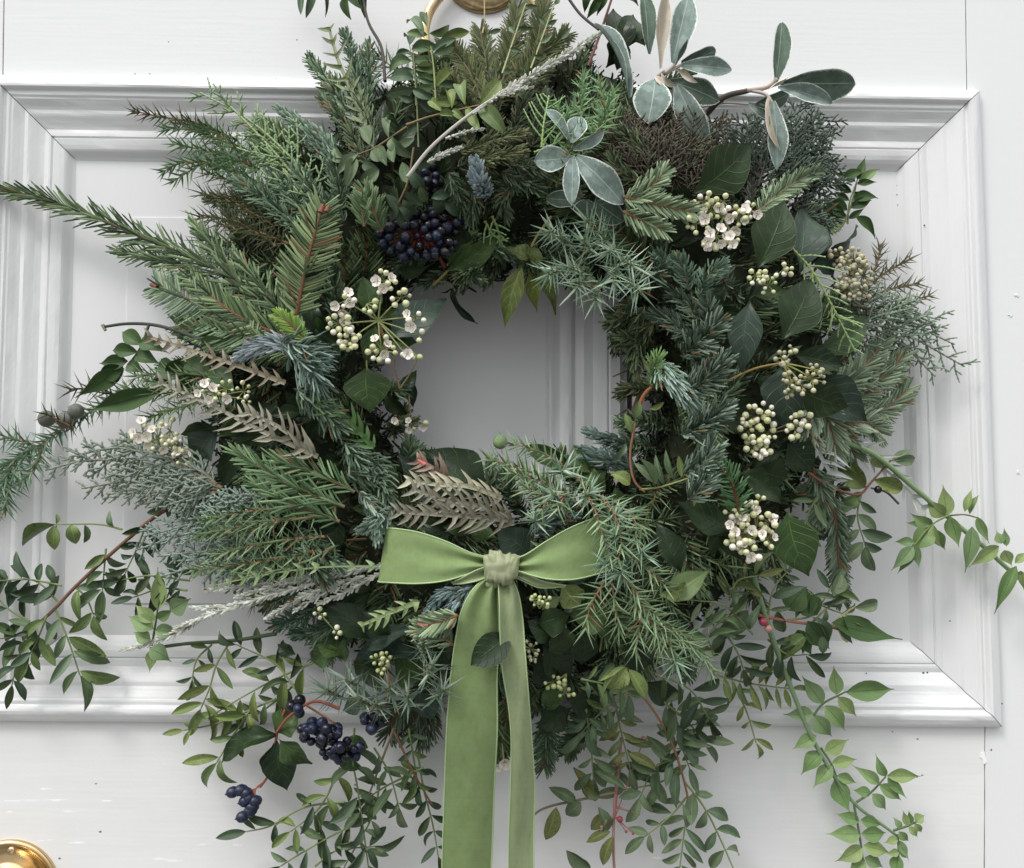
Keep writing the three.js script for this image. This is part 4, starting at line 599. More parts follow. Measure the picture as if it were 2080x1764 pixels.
umbel(sp('viburnum_flower_sprig', 'small cluster of faded viburnum flowers between the bronze leaves', 50), [450, 805], [[425, 795, 4, 4, 24], [460, 790, 6, 1, 22], [495, 795, 6, 0, 18], [500, 812, 3, 0, 12]], { mats: budMats, br: 4.6 }).done();
umbel(sp('viburnum_flower_sprig', 'viburnum cluster with open cream buds and faded flowers at the far left', 30), [330, 900], [[290, 880, 2, 6, 26], [322, 890, 5, 4, 26], [345, 875, 7, 0, 24], [362, 905, 6, 0, 22], [368, 930, 3, 2, 18]], {}).done();
{ const s = sp('ivy_sprig', 'black green pointed leaf under the left flower cluster', 14); s.leaf('laurel', [440, 870], [385, 940], 70, { mats: MAT.laurelBlue.slice(1), roll: 0.2 }).leaf('laurel', [420, 880], [395, 945], 36).leaf('laurel', [380, 920], [352, 948], 30).leaf('laurel', [440, 870], [370, 880], 50); s.done(); }
sp('viburnum_sprig', 'oblong dark green leaf hanging at the left', 46).leaf('lentisk', [478, 893], [450, 990], 40, { mats: MAT.laurel, roll: 0.1, v: 0 }).leaf('laurel', [470, 900], [520, 960], 44).done();
sprayed('cypress_sprig', 'gold', 'blue grey cypress spray with golden tips at the left', 26, [[[452, 992], [300, 945], [180, 935], [92, 955]], [[452, 992], [330, 930], [240, 910], [140, 928]], [[450, 995], [330, 985], [250, 980], [166, 992]], [[450, 1000], [340, 1000], [215, 1003]], [[452, 1000], [370, 1010], [275, 1026]], [[440, 985], [400, 950], [330, 925]]], { side: 0.22, depth: 2, r: 3.9, gap: 15, c: [[0.17, 0.23, 0.19], [0.35, 0.38, 0.30], [0.16, 0.13, 0.09]] }).done();
sprayed('cypress_sprig', 'blue', 'blue grey cypress sprays in the lower left of the wreath', 40, [[[560, 1010], [500, 1005], [430, 1020]], [[600, 1040], [520, 1020], [440, 1035]], [[540, 1030], [430, 1050], [345, 1060]], [[560, 1060], [420, 1060], [290, 1090]], [[520, 1080], [400, 1080], [275, 1118]], [[540, 1120], [430, 1120], [320, 1130]], [[560, 1150], [450, 1140], [330, 1170]]], { side: 0.24, depth: 2, r: 3.7, gap: 15, c: [[0.15, 0.215, 0.175], [0.34, 0.42, 0.36], [0.14, 0.12, 0.08]] }).done();
needled('rosemary_sprig', 'rosem', 'green rosemary sprig pointing left below the bronze leaves', 74, [[[700, 1030], [600, 990], [480, 920]], [[720, 1000], [640, 960], [560, 935]], [[690, 1060], [590, 1020], [520, 985]]], { len: 60, w: 5.4, c: [[0.05, 0.10, 0.045], [0.28, 0.40, 0.22]] }).done();
needled('juniper_sprig', 'juni', 'fine green juniper sprigs at the lower left of the wreath', 70, [[[640, 1050], [540, 1060], [400, 1090]], [[660, 1090], [560, 1100], [430, 1130]], [[640, 1120], [540, 1140], [390, 1160]], [[600, 1030], [500, 1040], [410, 1060]], [[680, 1110], [600, 1150], [480, 1170]], [[560, 1060], [480, 1085], [430, 1075]]], { len: 46, sc: [0.36, 0.14, 0.09], sr: 2.6 }).done();
needled('noble_fir_sprig', 'noble', null, 56, [[[600, 1080], [650, 1120], [690, 1150]], [[700, 960], [770, 980], [790, 1020]], [[560, 1110], [620, 1130], [660, 1180]]], { c: [[0.03, 0.05, 0.034], [0.18, 0.25, 0.17]] }).done();
needled('noble_fir_sprig', 'blue', null, 60, [[[730, 1000], [760, 1040], [765, 1090]], [[800, 1030], [770, 1060], [740, 1075]]], { c: [[0.07, 0.11, 0.08], [0.27, 0.36, 0.28]] }).done();
frond(sp('grevillea_sprig', 'small light green jagged leaf left of the hole', 70), [[760, 910], [700, 850], [645, 822]], 8, 34, [0.07, 0.15, 0.045], [0.15, 0.28, 0.09]).done();
needled('fir_sprig', 'nord', 'bright green young fir tip beside the left flowers', 80, [[620, 690], [585, 655], [562, 640]], { len: 30, step: 2.4, c: [[0.16, 0.26, 0.06], [0.32, 0.46, 0.14]] }).done();
// ------------------------------------------------------------------ round the hole and the upper middle
{
  const s = sp('viburnum_berry_sprig', 'large cluster of dark blue viburnum berries at the upper left of the hole', 0);
  s.stem([[905, 545, 150], [880, 500, 160], [860, 450, 175]], 4, 3, [0.30, 0.08, 0.05]); berries(s, [[868, 368, 24, 34, 12, 205], [850, 480, 78, 48, 44, 210], [900, 455, 44, 32, 10, 205]], 10.8); s.done();
}
{
  const s = sp('viburnum_flower_sprig', 'viburnum sprig with white flowers and cream buds left of the hole', 0), Z = 268;
  umbel(s, [768, 652, Z - 10], [[780, 572, 6, 3, 24], [700, 612, 3, 4, 24], [690, 660, 12, 1, 26], [712, 690, 12, 0, 22], [815, 605, 6, 0, 20], [842, 645, 3, 2, 22], [852, 680, 2, 0, 12], [775, 712, 9, 3, 28], [745, 618, 4, 0, 18], [825, 722, 1, 1, 10], [846, 722, 2, 0, 8]], { fr: 12.5, br: 6.6 });
  s.stem([[790, 740, 200], [780, 690, 235], [768, 652, 258]], 4, 3, [0.42, 0.28, 0.14]);
  s.leaf('laurel', [752, 648, 236], [740, 556, 238], 58, { mats: MAT.laurelMid, roll: 0.5, v: 0 }).leaf('laurel', [762, 660, 240], [745, 745, 240], 44, { mats: MAT.laurelMid, v: 0, roll: 0 }).leaf('laurel', [790, 690, 214], [905, 600, 200], 82, { mats: MAT.laurelBlue, v: 0, roll: -0.4 }).leaf('laurel', [775, 690, 214], [850, 690, 196], 50, { mats: MAT.laurelMid }).leaf('laurel', [770, 645, 246], [810, 630, 250], 20, { mats: MAT.laurelMid }); s.leaf('laurel', [745, 746, 236], [752, 838, 240], 96, { mats: [MAT.laurelMid[1]], v: 0, roll: 0.05, pet: [0.25, 0.3, 0.12] }).leaf('laurel', [690, 700, 190], [612, 650, 180], 70, { mats: MAT.laurel }); s.done();
}
{
  const s = sp('viburnum_flower_sprig', 'thin viburnum stalks with a few pale flowers at the left rim of the hole', 0);
  s.stem([[812, 790, 150], [800, 740, 160], [806, 700, 165]], 2.4, 1.6, [0.32, 0.22, 0.14]).stem([[812, 790, 150], [832, 760, 150], [848, 730, 150]], 2, 1.3, [0.3, 0.24, 0.12]).stem([[830, 800, 140], [836, 850, 130], [850, 866, 130]], 2, 1.3, [0.3, 0.24, 0.12]);
  umbel(s, [834, 858, 130], [[804, 856, 1, 1, 7], [836, 862, 2, 2, 14], [858, 862, 1, 1, 8]], { fr: 9 }); s.leaf('laurel', [818, 800, 130], [845, 750, 120], 30).leaf('laurel', [780, 800, 140], [826, 850, 130], 36).leaf('laurel', [840, 770, 110], [836, 830, 100], 30, { mats: MAT.laurelBlue }); s.done();
}
{ const s = sp('bay_sprig', 'pair of pointed green leaves at the top rim of the hole', 0); s.stem([[880, 580, 150], [908, 552, 175], [924, 536, 185]], 3, 2.4, [0.32, 0.28, 0.12]); s.leaf('laurel', [908, 550, 185], [1024, 474, 205], 52, { mats: MAT.laurelMid, roll: 0.5, v: 0 }).leaf('laurel', [912, 545, 180], [966, 458, 190], 56, { mats: MAT.laurelMid, roll: -0.5, v: 1 }).leaf('laurel', [798, 542, 200], [885, 545, 190], 36, { roll: 0.9, v: 3 }).leaf('laurel', [958, 520, 180], [905, 450, 200], 50, { mats: MAT.laurel }); s.done(); }
sp('bay_sprig', 'dry curled leaf hanging into the hole', 0).stem([[880, 572, 150], [912, 575, 140], [930, 600, 130]], 2.4, 1.8, [0.3, 0.28, 0.14]).leaf('laurel', [922, 580, 130], [954, 664, 120], 26, { mats: [MAT.laurel[2]], roll: 0.9, v: 4 }).done();
{ const s = sp('jasmine_sprig', 'yellow green leaves hanging at the top of the hole', 0); s.stem([[1120, 440, 190], [1085, 490, 190], [1068, 530, 185]], 3.4, 2.6, [0.30, 0.28, 0.10]); s.leaf('laurel', [1062, 536, 195], [1022, 664, 190], 46, { mats: MAT.laurelYellow, roll: 0.25, v: 0 }).leaf('laurel', [1074, 545, 185], [1094, 636, 180], 34, { mats: MAT.laurelYellow, roll: 0.6, v: 2 }).leaf('laurel', [1084, 545, 180], [1136, 634, 175], 34, { mats: MAT.laurelYellow, roll: -0.5, v: 1 }).leaf('laurel', [1082, 528, 200], [1032, 500, 205], 40, { mats: MAT.laurelYellow, roll: 0.7, v: 3 }).leaf('laurel', [1070, 500, 190], [1100, 545, 200], 34, { mats: MAT.laurelYellow }); s.done(); }
{ // starry blue green juniper
  const s = sp('juniper_sprig', 'starry pale blue green juniper sprig above the hole', 0);
  for (const [u, v, z, bu, bv] of [[1183, 486, 312, 1210, 520], [1149, 541, 300, 1190, 560], [1190, 446, 296, 1220, 480], [1234, 512, 304, 1260, 500], [1112, 470, 276, 1150, 480], [1247, 575, 296, 1250, 530], [1131, 480, 270, 1170, 500], [1169, 589, 282, 1200, 550], [1302, 593, 286, 1260, 560], [1112, 560, 276, 1150, 540], [1285, 540, 280, 1250, 520], [1215, 470, 280, 1240, 500], [1210, 610, 262, 1220, 560], [1320, 560, 262, 1280, 540]]) s.needles([[lerp(u, bu, 0.8), lerp(v, bv, 0.8), z - 46], [lerp(u, bu, 0.3), lerp(v, bv, 0.3), z - 18], [u, v, z]], { ...N_.juniBlue, len: 58, sag: 0 }); s.done();
}
needled('juniper_sprig', 'juni', 'bright green juniper right of the silver twig at the top', 56, [[[1170, 310], [1180, 230], [1185, 150]], [[1180, 320], [1220, 250], [1250, 180]], [[1150, 330], [1150, 260], [1130, 210]], [[1190, 300], [1230, 240], [1215, 160]], [[1130, 380], [1160, 300], [1200, 240]], [[1110, 350], [1130, 280], [1180, 200]]], { len: 40, c: [[0.13, 0.23, 0.12], [0.30, 0.46, 0.28]] }).done();
sprayed('cypress_sprig', 'green', null, 66, [[[1100, 300], [1105, 250], [1115, 195]], [[1085, 310], [1130, 290], [1150, 270]], [[1000, 440], [1012, 470], [1016, 500]], [[985, 450], [1005, 480], [1030, 490]]], { side: 0.5, depth: 1, gap: 12 }).done();
needled('fir_sprig', 'nord', 'dark olive fir branches fanning up at the top centre', 20, [[[1005, 215], [1030, 130], [1052, 15]], [[1040, 200], [1085, 110], [1105, 0]], [[1060, 190], [1110, 110], [1150, 70]], [[985, 220], [950, 140], [905, 85]], [[1000, 220], [990, 140], [975, 60]], [[960, 230], [900, 160], [850, 110]]], { len: 50, c: [[0.05, 0.06, 0.028], [0.15, 0.17, 0.085]], sc: [0.10, 0.09, 0.04] }).done();
needled('noble_fir_sprig', 'nobleDark', null, 30, [[[960, 300], [930, 240], [890, 190]], [[1000, 290], [1000, 220], [1000, 160]], [[1040, 280], [1060, 220], [1080, 170]], [[930, 340], [1000, 300], [1060, 270]], [[1080, 300], [1100, 240], [1110, 190]]], { c: [[0.035, 0.045, 0.025], [0.11, 0.13, 0.08]] }).done();
{ const s = sp('willow_leaf_sprig', 'two slender stems with small pale lance leaves at the top centre', 56); const st = [[[1020, 150], [1040, 90], [1068, 8]], [[1078, 140], [1100, 80], [1128, 2]]]; for (const l of st) s.stem(l, 2.2, 1.5, [0.30, 0.33, 0.17]);
  for (const [a, b, c, d] of [[1066, 12, 1098, 14], [1052, 55, 1090, 58], [1035, 100, 1062, 104], [1022, 145, 1046, 144], [1048, 70, 1030, 50], [1124, 10, 1140, -8], [1112, 48, 1136, 40], [1098, 88, 1124, 70], [1086, 115, 1108, 116], [1110, 50, 1090, 30], [1140, 80, 1162, 52], [1018, 60, 984, 70]]) s.leaf('jasmine', [a, b], [c, d], 11, { mats: MAT.lentiskGrey }); s.stem([[984, 0, 60], [984, 40, 90], [980, 68]], 1.8, 1.8, [0.3, 0.25, 0.12]); s.done(); }
needled('noble_fir_sprig', 'nobleDark', 'small olive fir sprig right of the blue shoot', 60, [[[935, 310], [990, 290], [1062, 272]], [[950, 330], [1010, 320], [1060, 305]]], { half: true, len: 34, c: [[0.08, 0.09, 0.045], [0.22, 0.24, 0.13]] }).done();
needled('noble_fir_sprig', 'blue', 'pale blue noble fir shoot pointing at the viewer above the berries', 0, [[990, 400, 250], [976, 372, 285], [966, 330, 300]], { len: 34, w: 7.5, step: 3.2, c: [[0.20, 0.27, 0.30], [0.52, 0.62, 0.66]], ang: 1.2, angTip: 0.8, bend: 0.3, per: 6 }).done();
needled('noble_fir_sprig', 'noble', 'dark green fir sprigs above the hole', 40, [[[1020, 350], [1060, 370], [1100, 385]], [[960, 390], [960, 420], [955, 450]], [[1040, 380], [1020, 410], [1030, 440]], [[910, 350], [930, 390], [940, 430]], [[1030, 330], [1080, 340], [1130, 350]]], { len: 40, c: [[0.055, 0.08, 0.05], [0.16, 0.21, 0.14]] }).done();
needled('fir_sprig', 'pale', 'fan of light green fir needles left of the upper berries', 50, [[[775, 470], [755, 420], [740, 385]], [[740, 460], [735, 430], [732, 400]]], { len: 46, c: [[0.09, 0.14, 0.08], [0.24, 0.32, 0.2]] }).done();
// ------------------------------------------------------------------ grey felted leaves, upper right
{
  const s = sp('felted_leaf_sprig', 'upper sprig of grey felted leaves with white edges at the top right', 0), Z = 200; const st = [0.52, 0.45, 0.40];
  s.stem([[1280, 330, 140], [1305, 225, 170], [1335, 160, 205], [1352, 146, 216]], 6, 5, [0.30, 0.25, 0.20]).stem([[1352, 148, 214], [1372, 128, 218], [1376, 100, 215]], 4.5, 3.5, st).stem([[1350, 150, 214], [1392, 128, 214]], 4, 3, st);
  const L = (a, b, w, o) => s.leaf('felt', a, b, w, o), F_ = { mats: MAT.felt }, Dk = { mats: MAT.feltDark }, Bk = { mats: MAT.feltBack };
  L([1277, 200, 196], [1222, 32, 190], 26, { ...F_, roll: 0.8, v: 3 }); L([1318, 110, 190], [1310, -24, 180], 40, { ...Dk, roll: 0.3, v: 0 }); L([1340, 140, 220], [1344, -18, 210], 34, { ...Bk, roll: 0.5, v: 2 }); L([1366, 128, 222], [1402, -14, 222], 58, { ...F_, roll: 0.15, v: 0 });
  L([1384, 133, 222], [1491, 140, 214], 44, { ...F_, roll: -0.25, v: 0 }); L([1384, 126, 206], [1462, 106, 194], 44, { ...Dk, v: 1, roll: 0.4 }); L([1372, 138, 226], [1420, 166, 240], 17, { ...Bk, roll: 0.6, v: 2 }); L([1372, 132, 226], [1394, 78, 240], 14, { ...Dk, roll: 0.7, v: 2 });
  L([1330, 162, 222], [1316, 240, 246], 84, { ...F_, roll: 0.1, v: 1 }); L([1374, 172, 216], [1436, 306, 212], 64, { ...F_, roll: 0.1, v: 0 }); L([1370, 170, 200], [1428, 290, 190], 58, { ...F_, roll: 0.6, v: 1 }); L([1360, 165, 204], [1465, 204, 190], 56, { ...Dk, roll: -0.3, v: 0 }); L([1345, 148, 220], [1372, 176, 236], 18, { ...Bk, roll: 0.9, v: 3 }); L([1330, 156, 218], [1350, 176, 236], 14, { ...Bk, roll: -0.4, v: 3 }); s.done();
}
{
  const s = sp('felted_leaf_sprig', 'right sprig of grey felted leaves on a brown stem at the top right', 0), L = (a, b, w, o) => s.leaf('felt', a, b, w, o), F_ = { mats: MAT.felt }, Dk = { mats: MAT.feltDark }, Bk = { mats: MAT.feltBack };
  s.stem([[1435, 232, 150], [1470, 198, 176], [1520, 184, 186]], 7, 5.5, [0.09, 0.07, 0.06]).stem([[1518, 184, 186], [1560, 176, 196], [1578, 160, 200]], 5.5, 4.5, [0.50, 0.42, 0.37]).stem([[1526, 184, 188], [1556, 192, 196], [1572, 214, 198]], 4, 3.2, [0.55, 0.48, 0.43]);
  L([1575, 168, 200], [1593, 38, 190], 44, { ...Dk, roll: 0.35, v: 0 }); L([1586, 170, 190], [1745, 172, 170], 76, { ...Dk, roll: 0.2, v: 0 }); L([1580, 178, 204], [1696, 206, 206], 40, { ...F_, roll: -0.3, v: 3 }); L([1570, 206, 202], [1582, 342, 204], 46, { ...F_, roll: -0.35, v: 0 }); L([1564, 196, 204], [1576, 300, 220], 14, { ...Bk, roll: 0.5, v: 3 }); L([1535, 212, 180], [1612, 195, 160], 44, { ...Dk, roll: 0.4, v: 1 }); L([1520, 210, 176], [1570, 240, 164], 26, { ...F_, v: 1 }); L([1560, 182, 206], [1600, 152, 224], 12, { ...Bk, roll: 1.1, v: 2 });
  s.stem([[1530, 213, 170], [1470, 210, 168], [1425, 218, 160]], 2, 1.6, [0.4, 0.36, 0.32]).leaf('felt', [1470, 208, 150], [1400, 190, 140], 30, Dk); s.done();
}
{
  const s = sp('felted_leaf_sprig', 'rosette of grey felted leaves with white edges above the hole', 0), Z = 290, L = (a, b, w, o) => s.leaf('felt', [...a, Z], [...b, Z + (o.dz || 0)], w, o), F_ = MAT.felt, Dk = MAT.feltDark;
  s.stem([[1180, 400, 180], [1160, 340, 250], [1156, 312, 285]], 5, 4, [0.45, 0.38, 0.30]);
  L([1154, 284], [1111, 218], 27, { mats: F_, roll: 0.5, v: 3, dz: 10 }); L([1160, 290], [1180, 234], 46, { mats: F_, roll: -0.1, v: 0, dz: -6 }); L([1163, 303], [1230, 267], 27, { mats: F_, roll: 0.4, v: 3, dz: 12 }); L([1158, 320], [1086, 326], 58, { mats: F_, roll: 0.1, v: 0, dz: 6 }); L([1164, 316], [1160, 413], 38, { mats: F_, roll: 0.15, v: 0, dz: 10 }); L([1170, 318], [1266, 412], 66, { mats: F_, roll: -0.1, v: 1, dz: 0 }); L([1158, 318], [1140, 305], 9, { mats: MAT.feltBack, v: 2, dz: 16 });
  s.leaf('felt', [1210, 410, 220], [1262, 452, 226], 56, { mats: Dk, roll: 0.3, v: 1 }).leaf('felt', [1180, 410, 216], [1110, 400, 210], 40, { mats: Dk, v: 1 }).leaf('felt', [1190, 405, 214], [1190, 440, 212], 60, { mats: Dk, v: 0 }); s.done();
}
// ------------------------------------------------------------------ top right: broad leaves, brown tangle, cypress
{ const s = sp('viburnum_sprig', 'broad dark leaves and a red stem at the very top right of centre', 20); s.stem([[1195, 135], [1222, 60], [1245, -10, 70]], 3.4, 3, [0.13, 0.05, 0.04]).stem([[1150, -10, 60], [1178, 28, 70], [1216, 60]], 3, 3, [0.06, 0.05, 0.045]); for (const [a, b, c, d, w, m] of [[1258, 120, 1250, 5, 66, 0], [1270, 100, 1290, 20, 60, 1], [1262, 70, 1240, 136, 54, 0], [1290, 60, 1312, 92, 34, 2], [1222, -25, 1196, 38, 22, 3], [1235, -30, 1214, 30, 20, 3], [1200, -30, 1185, 22, 22, 3], [1260, -20, 1300, 8, 22, 3], [1275, 95, 1250, 140, 44, 0]]) s.leaf('laurel', [a, b, 110], [c, d, 100], w, { mats: m === 3 ? MAT.jasmineDark : m === 2 ? MAT.laurelMid : MAT.laurel }); s.done(); }
sprayed('cypress_sprig', 'brown', 'tangled brown cypress twigs in the upper right', 26, [[[1330, 390], [1290, 320], [1260, 250]], [[1350, 380], [1320, 300], [1300, 230]], [[1360, 370], [1370, 300], [1360, 250]], [[1370, 360], [1420, 310], [1440, 250]], [[1330, 360], [1270, 340], [1230, 310]], [[1350, 340], [1410, 350], [1460, 330]], [[1300, 340], [1340, 280], [1390, 270]], [[1280, 350], [1290, 300], [1310, 280]], [[1340, 320], [1380, 330], [1420, 290]], [[1370, 400], [1440, 380], [1500, 370]], [[1290, 300], [1330, 260], [1350, 220]]], { depth: 2, side: 0.6, gap: 12, r: 2.9 }).done();
needled('cypress_sprig', 'brown', null, 0, [[[1350, 400], [1310, 320], [1270, 260]], [[1380, 390], [1370, 310], [1390, 260]], [[1300, 390], [1250, 330], [1240, 270]], [[1400, 400], [1440, 330], [1450, 280]]]).done();
needled('noble_fir_sprig', 'nobleDark', null, 34, [[[1330, 330], [1290, 290], [1262, 262]], [[1400, 340], [1420, 300], [1436, 268]], [[1300, 370], [1262, 350], [1240, 320]]]).done();
sprayed('cypress_sprig', 'dark', 'dark grey cypress sprays at the upper right edge', 10, [[[1560, 380], [1590, 300], [1620, 210]], [[1570, 380], [1630, 300], [1680, 240]], [[1590, 400], [1640, 340], [1690, 300]], [[1540, 360], [1480, 300], [1460, 240]], [[1550, 350], [1520, 290], [1525, 230]], [[1600, 420], [1660, 390], [1700, 350]], [[1620, 440], [1670, 420], [1690, 390]], [[1540, 380], [1560, 300], [1560, 230]], [[1500, 330], [1430, 290], [1410, 250]], [[1610, 420], [1650, 460], [1680, 440]], [[1600, 380], [1650, 310], [1640, 240]], [[1590, 390], [1620, 330], [1660, 280]]], { depth: 2, side: 0.5, gap: 15, r: 3.2 }).done();
needled('fir_sprig', 'brown', null, -10, [[[1520, 420], [1540, 340], [1560, 280]], [[1560, 440], [1610, 380], [1640, 320]], [[1480, 400], [1500, 330], [1490, 280]], [[1600, 450], [1640, 400], [1660, 350]]], { c: [[0.045, 0.05, 0.042], [0.13, 0.14, 0.12]] }).done();
needled('fir_sprig', 'pale', 'pale fir sprig with orange stem between the rosette and the white buds', 56, [[[1265, 400], [1330, 415], [1410, 432]], [[1270, 410], [1310, 390], [1350, 350]], [[1265, 430], [1310, 450], [1350, 470]]], { len: 46, sc: [0.24, 0.12, 0.07] }).done();
needled('fir_sprig', 'pale', 'pale fir twig pointing up to the right at the upper right', 36, [[1540, 430], [1600, 380], [1665, 345]], { len: 44, sc: [0.22, 0.2, 0.12] }).done();
{ // big glossy leaves with white buds
  const s = sp('viburnum_sprig', 'two large glossy dark green leaves beside white buds at the upper right', 0); s.leaf('laurel', [1410, 392, 262], [1538, 288, 256], 104, { mats: [MAT.laurel[1]], roll: 0.25, v: 0 }).leaf('laurel', [1540, 545, 262], [1600, 400, 262], 96, { mats: [MAT.laurel[1]], roll: 0.15, v: 0 }).leaf('laurel', [1345, 410, 226], [1365, 360, 240], 66, { mats: MAT.laurel }).leaf('laurel', [1410, 400, 240], [1350, 400, 250], 50, { mats: MAT.laurel });
  s.leaf('laurel', [1620, 560, 200], [1645, 400, 150], 80, { mats: MAT.laurelBlue, roll: 0.4 }).leaf('laurel', [1650, 540, 180], [1675, 450, 140], 54, { mats: MAT.laurelBlue, v: 1 }).leaf('laurel', [1640, 530, 170], [1762, 470, 140], 46, { mats: MAT.laurelBlue, roll: 0.8, v: 3 }).leaf('laurel', [1650, 510, 170], [1700, 560, 160], 50, { mats: MAT.laurelBlue });
  s.stem([[1560, 440, 225], [1500, 425, 235], [1465, 430, 246]], 3.4, 2.6, [0.36, 0.20, 0.10]); s.done();
}
umbel(sp('viburnum_flower_sprig', 'viburnum cluster with pinkish open flowers in the upper right', 0), [1470, 440, 254], [[1430, 410, 7, 0, 20], [1445, 430, 6, 2, 24], [1415, 455, 6, 0, 20], [1455, 480, 3, 5, 26], [1500, 445, 4, 4, 26], [1525, 430, 5, 1, 18], [1470, 410, 4, 1, 20], [1485, 490, 3, 2, 14], [1440, 495, 2, 2, 12]], { fr: 12.5, br: 6.4 }).done();
umbel(sp('viburnum_flower_sprig', 'yellowish bud cluster under the large right leaf', 0), [1565, 570, 250], [[1535, 560, 7, 0, 18], [1560, 580, 7, 0, 18], [1590, 550, 6, 0, 20], [1550, 565, 5, 0, 14]], { br: 5.4 }).done();
umbel(sp('viburnum_flower_sprig', 'dense cluster of tan buds at the right edge', 0), [1730, 560, 150], [[1705, 520, 14, 0, 22], [1735, 530, 16, 0, 26], [1725, 560, 16, 0, 24], [1755, 560, 14, 0, 24], [1720, 590, 10, 0, 22], [1750, 590, 10, 0, 20], [1745, 540, 8, 0, 20]], { mats: budTan, br: 5.6, col: [0.3, 0.26, 0.14] }).done();
needled('juniper_sprig', 'juniDark', 'dry brown juniper at the right edge', 6, [[[1740, 620], [1800, 590], [1868, 575]], [[1740, 610], [1790, 560], [1850, 525]], [[1740, 640], [1820, 620], [1890, 600]], [[1750, 600], [1780, 540], [1790, 495]]], { c: [[0.09, 0.085, 0.055], [0.21, 0.2, 0.14]], len: 40 }).done();
sp('jasmine_sprig', 'jasmine leaflets against the panel at the upper right', 0).stem([[1640, 470, 90], [1700, 470, 80], [1728, 420, 70], [1740, 372, 60]], 2.6, 1.8, [0.15, 0.17, 0.08]).pinna([[1722, 455, 70], [1725, 415, 66], [1742, 365, 60]], { kind: 'jasmine', n: 5, len: 50, wr: 0.36, ang: 1.05, mats: MAT.jasmineDark, miss: 0 }).leaf('jasmine', [1705, 370, 62], [1768, 340, 60], 22, { mats: MAT.jasmineDark }).leaf('jasmine', [1742, 376, 60], [1792, 336, 60], 20, { mats: MAT.jasmine }).leaf('jasmine', [1738, 440, 64], [1786, 482, 60], 24, { mats: MAT.jasmineDark }).leaf('jasmine', [1700, 430, 70], [1668, 450, 66], 20, { mats: MAT.jasmineDark }).leaf('jasmine', [1715, 440, 70], [1672, 405, 66], 22, { mats: MAT.jasmineDark }).done();
needled('fir_sprig', 'noble', 'fir tips in the middle right', 60, [[[1400, 590], [1390, 550], [1375, 525]], [[1420, 600], [1440, 560], [1470, 540]], [[1330, 560], [1350, 540], [1340, 520]]], { len: 42, ang: 1.3, c: [[0.06, 0.1, 0.07], [0.19, 0.27, 0.2]] }).done();
needled('fir_sprig', 'pale', 'star of pale fir needles in the middle right', 0, [[1480, 590, 196], [1472, 575, 225], [1466, 560, 240]], { flat: false, per: 5, len: 46, ang: 1.35, angTip: 1.0, step: 5, c: [[0.13, 0.18, 0.14], [0.36, 0.42, 0.36]] }).done();
// ------------------------------------------------------------------ right
needled('noble_fir_sprig', 'nobleDark', 'dark noble fir hanging at the right rim of the hole', 20, [[[1310, 620], [1290, 680], [1280, 740]], [[1290, 600], [1260, 650], [1250, 710]], [[1340, 640], [1300, 690], [1290, 760]]], { len: 38 }).done();
needled('noble_fir_sprig', 'noble', 'long blue green noble fir branch on the right side', 66, [[[1385, 725], [1424, 692], [1460, 652]], [[1380, 805], [1428, 778], [1474, 732]], [[1385, 885], [1432, 862], [1470, 826]], [[1388, 962], [1425, 945], [1450, 908]], [[1398, 1016], [1422, 992], [1440, 958]]], { len: 56, ang: 1.1, per: 5, bend: 0.25, c: [[0.04, 0.062, 0.045], [0.31, 0.39, 0.32]], half: true }).done();
needled('noble_fir_sprig', 'noble', null, 50, [[[1390, 680], [1360, 650], [1330, 640]], [[1420, 650], [1400, 620], [1370, 600]], [[1440, 680], [1440, 640], [1430, 600]]], { len: 44, c: [[0.04, 0.06, 0.045], [0.2, 0.26, 0.2]] }).done();
needled('noble_fir_sprig', 'blue', 'green and silver blue fir tuft at the right rim of the hole', 0, [[1335, 735, 240], [1355, 760, 262], [1385, 790, 268], [1405, 815, 262]], { len: 60, w: 5, ang: 1.1, c: [[0.16, 0.25, 0.16], [0.42, 0.54, 0.50]], per: 5, half: true }).done();
needled('noble_fir_sprig', 'noble', 'yellow green fresh fir crown on the right rim of the hole', 0, [[1330, 790, 230], [1328, 755, 255], [1335, 725, 266]], { len: 44, w: 4.4, ang: 1.2, angTip: 0.9, c: [[0.16, 0.27, 0.10], [0.34, 0.48, 0.22]] }).done();
{ const s = sp('viburnum_sprig', 'smooth dark blue green leaf hanging on the right side', 0); s.leaf('laurel', [1524, 612, 268], [1506, 758, 272], 70, { mats: MAT.laurelBlue, roll: 0.1, v: 0 }).leaf('laurel', [1590, 690, 262], [1655, 556, 250], 96, { mats: [MAT.laurel[0]], roll: 0.2, v: 0 }).leaf('laurel', [1600, 690, 240], [1680, 600, 220], 80, { mats: [MAT.laurel[2]], roll: -0.5, v: 1 }).leaf('laurel', [1520, 610, 250], [1545, 555, 250], 22, { mats: MAT.laurel }).leaf('laurel', [1530, 600, 240], [1600, 590, 236], 34, { mats: MAT.laurelMid }).leaf('laurel', [1650, 720, 190], [1782, 640, 150], 66, { mats: MAT.laurelMid, roll: 0.4, v: 0 }); s.done(); }
sprayed('cypress_sprig', 'green', 'bright green cypress spray hanging down the right side', 0, [[[1610, 505, 240], [1650, 550, 240], [1690, 620, 232], [1738, 715, 215]], [[1690, 620, 232], [1690, 650, 225], [1680, 680, 220]], [[1650, 550, 240], [1650, 580, 236], [1630, 615, 230]], [[1700, 640, 230], [1725, 650, 224], [1755, 660, 215]]], { side: 0.28, depth: 1, gap: 13, r: 2.8, c: [[0.22, 0.34, 0.14], [0.38, 0.52, 0.26], [0.36, 0.46, 0.18]] }).done();
